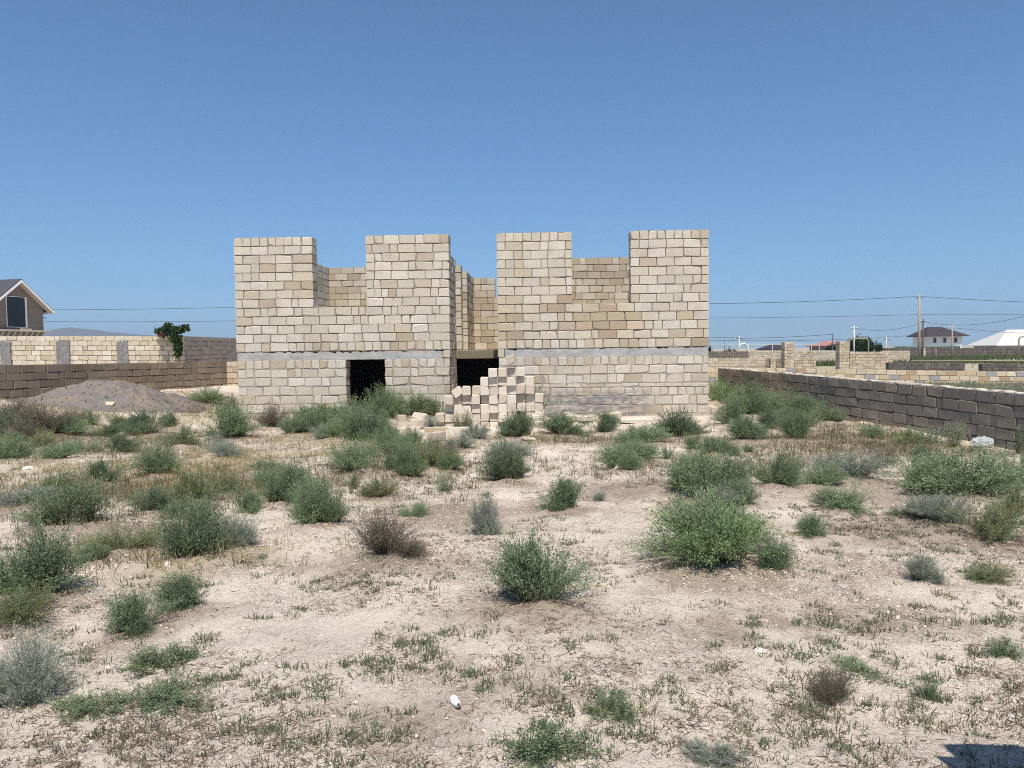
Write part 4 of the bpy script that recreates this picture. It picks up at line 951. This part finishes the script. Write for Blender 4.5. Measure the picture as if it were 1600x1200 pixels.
me = np_mesh('foliage', V, q, None, C); link('foliage', me, cp, [M['leaf']])
V, q, C = leafball(g, [(-10*px_m, -.3, -1*px_m, 8*px_m, .1, 3*px_m, 1)], 14, .09, .06, [(.30, .06, .04), (.36, .12, .08)])
link('flower', np_mesh('flower', V, q, None, C), cp, [M['leaf']])
mb = MB(); mb.tube([(.38, .1, -1.9), (.36, -.22, -.9), (.2, -.1, -.1), (-.1, 0, .15), (-.4, 0, .2)], [.03, .03, .025, .02, .01], 6); mb.tube([(.2, -.1, -.1), (.45, .1, .2)], [.02, .01], 6); mb.build('stem', M['bark'], cp)

# far houses
def hip(name, label, d, xa, xb, y_eave, y_ridge, ra, rb, zb, depth, wall, rf, over=.5, cat='house', slab=None):
    h = 540; pa, pb = at(xa, y_eave, d), at(xb, y_eave, d); ze = float(pa[2]); zr = float(at((xa+xb)/2, y_ridge, d+depth/2)[2])
    w_ = float((pb-pa)@r0); root = tag(empty(name, (pa[0], pa[1], 0), YAW), label, cat)
    mb = MB(); mb.box(0, w_, 0, depth, zb, ze); mb.build('wall', wall, root)
    o = over; A = [(-o, -o, ze), (w_+o, -o, ze), (w_+o, depth+o, ze), (-o, depth+o, ze)]; rm = w_*ra, w_*rb
    mb = MB(); B_ = [(rm[0], depth/2, zr), (rm[1], depth/2, zr)]; lo = [(x, y, z-.12) for x, y, z in A]
    mb.add(A+B_+lo, [(0, 1, 5, 4), (2, 3, 4, 5), (1, 2, 5), (3, 0, 4), (0, 6, 7, 1), (1, 7, 8, 2), (2, 8, 9, 3), (3, 9, 6, 0), (9, 8, 7, 6)])
    rfo = mb.build('roof', rf, root); return root, w_, ze, zr, rfo
def arch(mb, cx, w_, z0, z1, y, t=.05):
    n = 8; r = w_/2; pts = [(cx-r, z0), (cx+r, z0)]+[(cx+r*math.cos(math.pi*k/n), z1-r+r*math.sin(math.pi*k/n)) for k in range(n+1)]
    k = len(pts); mb.add([(x, y, z) for x, z in pts]+[(x, y+t, z) for x, z in pts], [tuple(range(k)), tuple(range(2*k-1, k-1, -1))]+[(i, i+k, (i+1) % k+k, (i+1) % k) for i in range(k)])
wh, w_, ze, zr, rfo = hip('white_house', 'far white house with a dark brown hipped roof and three arched windows', 170, 1452, 1504, 525, 510.5, .2, .62, -.3, 7.0, M['white'], M['roof_dark'], 1.0)
for px in (1460.5, 1476, 1493):
    mb = MB(); cx = (px-1452)*170/1200; arch(mb, cx, .86, 1.95, 3.25, -.10, .06); fr = mb.build('window', M['pvc'], wh)
    mb = MB(); arch(mb, cx, .66, 2.03, 3.15, -.14, .03); mb.build('pane', M['glass'], fr)
mb = MB(); mb.box(w_*.45, w_*.45+1.1, 1.2, 2.2, ze+.7, ze+1.35, 0); mb.build('dormer', M['roof_slate'], rfo)
hip('white_roof_house', 'far low house with a broad pale white hipped roof', 140, 1560, 1690, 539.5, 514.5, .26, .5, -.3, 7.5, M['lav'], M['roof_white'], 1.0)
hip('brown_roof_house', 'far small house with a brown hipped roof, beside a tall square pier', 115, 1206, 1236, 545.5, 537.5, .35, .65, -.3, 6, M['tan'], M['roof_dark'], .4)
hip('red_roof_house', 'far house with a faded red roof between the two tall piers', 120, 1292, 1330, 540, 533, .3, .7, -.3, 7, M['tan'], M['roof_red'], .5)
hip('green_roof_shed', 'far long shed with a low green roof below the white house', 150, 1418, 1500, 541.5, 539.3, .02, .98, -.3, 5, M['lav'], M['green'], .4, 'shed')
ob, w_, ze, zr, rfo = hip('white_outbuilding', 'far little white outbuilding in front of the green-roofed shed', 125, 1472, 1500, 545.5, 544.0, .05, .95, -.3, 3, M['white'], M['roof_white'], .2, 'shed')
for k in range(3):
    mb = MB(); mb.box(.3+k*.95, .95+k*.95, -.05, .0, .3, .85); mb.build('window', M['glass'], ob)

# far trees and bushes
TREE = [bush(300+i, 160, 60, .14, .075, 1.3, lobes=14, lobe_sd=.25, r0=.3, leafpal=[(.035, .07, .025), (.05, .09, .03), (.028, .05, .02)], up=.2, bare=.3, offs=.09) for i in range(2)]
def ftree(px, yb, yt, wpx, d, k, label, trunk=True):
    p = at(px, yb, d); z = -.25; r = wpx*d/1200/2; h = float(at(px, yt, d)[2])-z
    e = tag(empty('tree' if trunk else 'bush', (p[0], p[1], z), k), label, 'tree' if trunk else 'bush')
    o = bpy.data.objects.new('crown', TREE[k % 2][0]); o.parent = e; col.objects.link(o); th = h*.35 if trunk else 0
    o.location = (0, 0, th); o.scale = (r, r, h-th)
    mb = MB(); mb.tube([(0, 0, 0), (.05*r, 0, th+.2), (0, .04*r, th+(h-th)*.6)], [.07*r, .05*r, .02*r], 7); mb.tube([(0, 0, th*.8), (.4*r, .1*r, th+(h-th)*.5)], [.04*r, .015*r], 6); mb.build('trunk', M['bark'], e)
ftree(1346, 549, 524.5, 46, 95, 0, 'dark wide tree far behind the yellow pipe frame')
ftree(1300, 549, 540, 40, 110, 1, 'low dark bush before the faded red roof', False)
ftree(1142, 551, 544, 30, 105, 0, 'low dark bush far off near the house corner, with a tank behind', False)
ftree(1109, 551, 543, 12, 104, 1, 'small dark bush seen right at the edge of the shell, far off', False)
ftree(1372, 549, 539, 20, 94, 1, 'small bush at the foot of the dark wide tree', False)
p = at(1140, 546, 110); mb = MB(); mb.tube([(0, 0, -.3), (0, 0, 1.0), (0, 0, 1.1)], [.34, .34, .2], 14); mb.tube([(0, 0, 1.1), (0, 0, 1.18)], .12, 10); o = mb.build('water_tank', M['blue']); o.location = (p[0], p[1], 0.1); tag(o, 'blue-grey water tank far off above the dark grey wall', 'tank')
p = at(1140, 546, 110); mb = MB()
for sx in (-.25, .25):
    for sy in (-.25, .25): mb.tube([(sx, sy, -.6), (sx, sy, .0)], .05, 6)
# gas pipes
def pipe(name, label, pts, rad, mt, cat='pipe', posts=()):
    root = tag(empty(name, tuple(pts[0])), label, cat); o_ = np.array(pts[0])
    mb = MB(); mb.tube([np.array(p)-o_ for p in pts], rad, 8); mb.build('pipe_run', mt, root, True)
    for p in posts:
        p = np.array(p); mb = MB(); mb.tube([(p[0]-o_[0], p[1]-o_[1], -.4-o_[2]), (p[0]-o_[0], p[1]-o_[1], p[2]-o_[2]-rad*.6)], rad*.7, 6); mb.build('post', mt, root)
    return root
def bend(px0, px1, yt, yb, d):
    a, b_ = at(px0, yb, d), at(px0, yt, d); c_, e_ = at(px1, yt, d), at(px1, yb, d)
    a[2] = e_[2] = -.4; k = .25; s = (c_-b_)/np.linalg.norm(c_-b_)
    return [a, b_-np.array([0, 0, k]), b_-np.array([0, 0, k*.3])+s*k*.3, b_+s*k, c_-s*k, c_-np.array([0, 0, k*.3])-s*k*.3, c_-np.array([0, 0, k]), e_]
pipe('gas_pipe', 'arched yellowish gas pipe standing before the dark wide tree', bend(1327, 1357, 529, 548, 70), .065, M['yellow'])
pipe('gas_pipe', 'arched yellowish gas pipe before the white-roofed house', bend(1592, 1606, 526, 556, 72), .07, M['yellow'])
pipe('gas_pipe', 'pale arched gas pipe frame far off near the house corner', bend(1155.5, 1168.5, 537.5, 549, 72), .10, M['greyw'])
pp = [at(x, y, 56) for x, y in ((1424, 563.5), (1500, 563.2), (1600, 564), (1680, 565))]
pipe('gas_pipe', 'long low yellow gas pipe running before the roadside grass', pp, .04, M['yellow'], 'pipe', [at(x, 563.7, 56) for x in (1440, 1520, 1590)])
pp = [at(x, 538, 88) for x in (1090, 1168, 1226, 1281)]
pipe('gas_pipe', 'long thin white overhead gas pipe, far off above the whitish wall', pp, .05, M['greyw'], 'pipe', [at(x, 538, 88) for x in (1112, 1145, 1207, 1268, 1280)])

# poles and wires
def pole(px, yt, yb, d, r, label, arm=0, mt=None):
    a = at(px[1], yb, d); t_ = at(px[0], yt, d); z = -.3; root = tag(empty('utility_pole', (a[0], a[1], z)), label, 'pole')
    tp_ = t_-np.array([a[0], a[1], z]); mb = MB(); mb.tube([(0, 0, 0), tp_*.5, tp_], [r, r*.85, r*.65], 9); mb.build('shaft', mt or M['wood'], root, True)
    if arm:
        mb = MB(); mb.bar(tp_-r0*arm-np.array([0, 0, .35]), tp_+r0*arm-np.array([0, 0, .35]), (0, 0, 1), .08, .08); mb.build('crossarm', M['metal'], root)
        for sx in (-1, 1):
            mb = MB(); q_ = tp_+r0*arm*.9*sx-np.array([0, 0, .33]); mb.tube([q_, q_+np.array([0, 0, .08]), q_+np.array([0, 0, .2])], [.05, .07, .03], 7); mb.build('insulator', M['pvc'], root)
    return t_
mp = pole((1436.5, 1436), 460, 566, 77, .15, 'tall pale wooden utility pole standing before the white house', .35)
p2 = pole((1442.5, 1441), 498, 561, 100, .13, 'dark thin utility pole right behind the tall pale one', .4, M['bark'])
p3 = pole((1488, 1487.5), 508, 560, 95, .10, 'thin brown pole in front of the arched windows', .3)
p4 = pole((1334.5, 1334.5), 509, 548, 90, .09, 'thin pale pole beside the dark wide tree', .35, M['greyw'])
p5 = pole((1301, 1301), 521, 549, 90, .10, 'dark thin pole before the faded red roof', 0, M['metal'])
p6 = pole((1155, 1155), 525, 549, 100, .08, 'pale thin pole with a crossarm near the house corner', .5, M['greyw'])
pole((1462.5, 1462.5), 545, 558, 92, .06, 'short thin pole in the roadside grass', 0)
pole((1385, 1385), 527, 548, 130, .07, 'leaning small pole with a crossarm beyond the trees', .7, M['greyw'])
pole((1132.5, 1132.5), 531, 549, 108, .06, 'short dark pole beyond the dark grey wall', 0, M['metal'])
pb_ = pole((640, 640), 462, 560, 60, .12, 'utility pole hidden behind the house shell', .35)
def wire(name, a, b_, sag, label, rad=.014, n=18):
    a = np.array(a, float); b_ = np.array(b_, float); pts = []
    for i in range(n+1):
        t = i/n; p = a*(1-t)+b_*t; p[2] -= 4*sag*t*(1-t); pts.append(p-a)
    mb = MB(); mb.tube(pts, rad, 5, cap=False); o = mb.build(name, M['wire']); o.location = a; tag(o, label, 'cable', 'overhead cables')
hz3 = at(640, 470, 60)
wire('overhead_cable', at(83, 484, 49), hz3, .15, 'upper overhead cable from the gabled house to the shell')
wire('overhead_cable', at(70, 502.5, 49.5), at(640, 494, 60), .15, 'lower overhead cable from the gabled house to the shell')
wire('overhead_cable', hz3, at(1436, 463, 77), .5, 'upper overhead cable between the shell and the tall pale pole', .022)
wire('overhead_cable', at(640, 494, 60), at(1436, 491.5, 77.2), .25, 'lower overhead cable between the shell and the tall pale pole', .016)
wire('overhead_cable', at(1437, 463, 77), at(1900, 473, 70), .35, 'upper overhead cable leaving the tall pale pole', .024)
wire('overhead_cable', at(1437, 491.5, 77.2), at(1900, 486, 70), .1, 'lower overhead cable leaving the tall pale pole', .016)
wire('overhead_cable', p4-np.array([0, 0, .3]), p2-np.array([0, 0, .4]), .6, 'sagging cable between the thin pale pole and the dark thin one', .022)
wire('overhead_cable', p2-np.array([0, 0, .35]), at(1640, 483, 70), .9, 'sagging cable rising away from the dark thin pole', .02)
wire('overhead_cable', p6-np.array([0, 0, .3]), p5-np.array([0, 0, .1]), .1, 'far cable between the pale crossarm pole and the dark thin pole', .025)
wire('overhead_cable', p3-np.array([0, 0, .3]), at(1680, 521, 110), .3, 'far cable from the brown pole over the white roof', .022)
wire('overhead_cable', at(1090, 525, 110), p6-np.array([0, 0, .2]), .1, 'far cable reaching the pale crossarm pole from behind the shell', .025)
wire('overhead_cable', at(1090, 531, 118), at(1480, 519, 150), .7, 'farthest thin cable low over the roofs', .03)

# far hill
prof = [(-700, 549), (-300, 540), (-100, 530), (0, 521), (70, 517.5), (90, 513.8), (110, 511.2), (125, 513.5), (150, 515.2), (172, 519), (190, 520.3), (230, 523.5), (290, 527), (360, 532), (520, 545), (640, 556)]
V = []; nr = 9; g = np.random.default_rng(5); xs_ = np.linspace(-700, 640, 120); ys_ = np.interp(xs_, [p[0] for p in prof], [p[1] for p in prof])
for j in range(nr):
    f = j/(nr-1)*2-1
    for x, y in zip(xs_, ys_):
        a = at(x, y, 3000); hgt = max(0, a[2])*(1-abs(f))**.8; q = a+f0*f*330+r0*g.normal(0, 3); V.append((q[0], q[1], hgt*(1+(g.normal(0, .03) if f else .0))-1.2*abs(f)))
ii = np.arange(nr*120).reshape(nr, 120); me = np_mesh('mountain', np.array(V), np.stack([ii[:-1, :-1], ii[:-1, 1:], ii[1:, 1:], ii[1:, :-1]], -1).reshape(-1, 4))
me.polygons.foreach_set('use_smooth', np.ones(len(me.polygons), bool))
tag(link('mountain', me, None, [plain('dry_hill', (.10, .10, .085), 1, 0, .25, .01)]), kind='structure')

# plastic bag, bottle, loose stones
def lump(name, sx, sy, sz, seed, mt, rough=.25, sub=3, freq=2.0, flatb=.3):
    import bmesh
    bm = bmesh.new(); bmesh.ops.create_icosphere(bm, subdivisions=sub, radius=1); g = np.random.default_rng(seed); off = g.random(3)*50
    from mathutils import noise as mn
    for vv in bm.verts:
        k = 1+rough*mn.noise(Vector(vv.co)*freq+Vector(off))+rough*.5*mn.noise(Vector(vv.co)*freq*3+Vector(off))
        vv.co = Vector((vv.co.x*sx*k, vv.co.y*sy*k, max(vv.co.z, -flatb)*sz*k))
    me = bpy.data.meshes.new(name); bm.to_mesh(me); bm.free(); return link(name, me, None, [mt])
m, nt, b = mat('thin_plastic'); v = coord(nt); b.inputs['Base Color'].default_value = (.74, .80, .78, 1); b.inputs['Roughness'].default_value = .25; b.inputs['Specular IOR Level'].default_value = .6
bump(nt, b, noise(nt, v, 22, 4, .6, 1.5), 1, .03)
tr = N(nt, 'ShaderNodeBsdfTransparent'); ms = N(nt, 'ShaderNodeMixShader'); ms.inputs[0].default_value = .45
nt.links.new(b.outputs[0], ms.inputs[1]); nt.links.new(tr.outputs[0], ms.inputs[2]); nt.links.new(ms.outputs[0], nt.nodes['Material Output'].inputs['Surface']); M['bag'] = m
p, t_ = ground(1541, 700); k = t_/FPX
o = lump('plastic_bag', 16*k, 12*k, 9*k, 4, M['bag'], .22, 4, 2.5, .8); o.location = (p[0], p[1]+.1, p[2]+9*k*.95); tag(o, 'pale see-through plastic bag blown up against the long dark wall', 'bag')
p, t_ = ground(712, 1104); k = t_/FPX
M['bot'] = plain('white_bottle_plastic', (.72, .72, .67), .4); rt = tag(empty('plastic_bottle', (p[0], p[1], p[2]+.012)), 'small white crushed bottle lying in brown weeds near the viewer', 'bottle')
mb = MB(); ax = np.array([.35, -.75, .12]); ax /= np.linalg.norm(ax); Lb = 30*k; prof_ = [(0, .45), (.04, .9), (.15, 1), (.5, .92), (.75, .8), (.9, .6), (.97, .42), (1, .42)]
mb.tube([-ax*Lb/2+ax*Lb*u_+np.array([.002*math.sin(u_*9), 0, .003*math.sin(u_*7)]) for u_, _ in prof_], [7.5*k*r_ for _, r_ in prof_], 12); mb.build('bottle_body', M['bot'], rt)
mb = MB(); mb.tube([ax*Lb*.5, ax*Lb*.53], 2.6*k, 10); mb.build('mouth', M['metal'], rt)
M['rock'] = plain('grey_stone', (.36, .32, .285), .95, 0, .3, 14); M['rockw'] = plain('pale_stone', (.60, .55, .48), .95, 0, .2, 14)
for i, (px, py, w_, h_, mt, lb) in enumerate([(1315, 916, 20, 5, 'rock', 'flat grey stone alone on bare soil near the lone pale sage'), (1188, 1022, 24, 8, 'rockw', 'flat pale stone on cracked soil before the bright dome bush'), (1313, 1192, 20, 9, 'rock', 'grey stone cut off near the bottom edge of the picture'),
        (44, 734, 18, 7, 'rockw', 'white stone in dry grass before the twiggy shrubs'), (1346, 1092, 9, 5, 'rockw', 'small white stone beside the dry grey-brown twig bush'), (262, 884, 12, 8, 'rockw', 'grey-white stone at the foot of the cream-flowered green shrub'),
        (740, 747, 13, 7, 'rockw', 'pale stone just beside the dark windswept shrub'), (966, 732, 12, 6, 'rockw', 'pale stone on bare soil at the silver-shooted shrub'), (132, 1178, 7, 4, 'metal', 'small dark pebble on smooth pale soil near the viewer'), (1580, 1122, 9, 6, 'rockw', 'small white pebble near the shadow of the added pillar'), (908, 1030, 8, 6, 'rock', 'small brown clod on bare soil below the large dark bush')]):
    p, t_ = ground(px, py); k = t_/FPX; o = lump('stone', w_*k/2, w_*k/2*.8, h_*k*.7, 40+i, M[mt], .3, 3, 1.6); o.location = (p[0], p[1], p[2]+h_*k*.12); o.rotation_euler[2] = i; tag(o, lb, 'stone')

# ------------------------------------------------------------------ light, air, sky
EL = 62.0
sd = bpy.data.lights.new('sun', 'SUN'); so = bpy.data.objects.new('sun', sd); col.objects.link(so); sd.energy = 5.0; sd.angle = R(.5); sd.color = (1.0, .95, .88)
so.rotation_euler = (R(90-EL), 0, R(8))
wd = bpy.data.worlds.new('World'); scene.world = wd; wd.use_nodes = True; nt = wd.node_tree
sk = nt.nodes.new('ShaderNodeTexSky'); sk.sky_type = 'NISHITA'; sk.sun_disc = False; sk.sun_elevation = R(EL); sk.sun_rotation = R(172)
sk.air_density = .7; sk.dust_density = .3; sk.ozone_density = 8.0; sk.altitude = 0
tc = nt.nodes.new('ShaderNodeTexCoord'); vm = nt.nodes.new('ShaderNodeVectorMath'); vm.operation = 'MULTIPLY_ADD'   # a slower climb from hazy horizon to deep blue
vm.inputs[1].default_value = (1, 1, .62); vm.inputs[2].default_value = (0, 0, .036); nt.links.new(tc.outputs['Generated'], vm.inputs[0])
vn = nt.nodes.new('ShaderNodeVectorMath'); vn.operation = 'NORMALIZE'; nt.links.new(vm.outputs[0], vn.inputs[0]); nt.links.new(vn.outputs[0], sk.inputs['Vector'])
bg = nt.nodes['Background']; bg.inputs['Strength'].default_value = .106; gm = nt.nodes.new('ShaderNodeMix'); gm.data_type = 'RGBA'; gm.blend_type = 'MULTIPLY'; gm.inputs[0].default_value = 1; gm.inputs[7].default_value = (.92, 1.03, 1.0, 1); nt.links.new(sk.outputs[0], gm.inputs[6]); nt.links.new(gm.outputs[2], bg.inputs[0])
if HAZE:
    mb = MB(); mb.box(-3800, 3800, -350, 3700, -4, 122); hm = bpy.data.materials.new('air'); hm.use_nodes = True; nt = hm.node_tree; nt.nodes.remove(nt.nodes['Principled BSDF'])
    pv = nt.nodes.new('ShaderNodeVolumePrincipled'); pv.inputs['Color'].default_value = (.74, .83, 1, 1); pv.inputs['Density'].default_value = HAZE; pv.inputs['Anisotropy'].default_value = .2
    nt.links.new(pv.outputs[0], nt.nodes['Material Output'].inputs['Volume']); tag(mb.build('haze', hm), kind='stuff')
scene.render.engine = 'CYCLES'; scene.cycles.max_bounces = 6; scene.cycles.diffuse_bounces = 3; scene.cycles.transparent_max_bounces = 6; scene.cycles.volume_bounces = 0; scene.cycles.sample_clamp_indirect = .8; scene.cycles.filter_width = 1.0
scene.cycles.use_denoising = DENOISE
vs = scene.view_settings; vs.view_transform = 'Standard'; vs.look = 'None'; vs.gamma = 1; vs.use_curve_mapping = False; vs.exposure = EXPO
scene.render.resolution_x = 1024; scene.render.resolution_y = 768
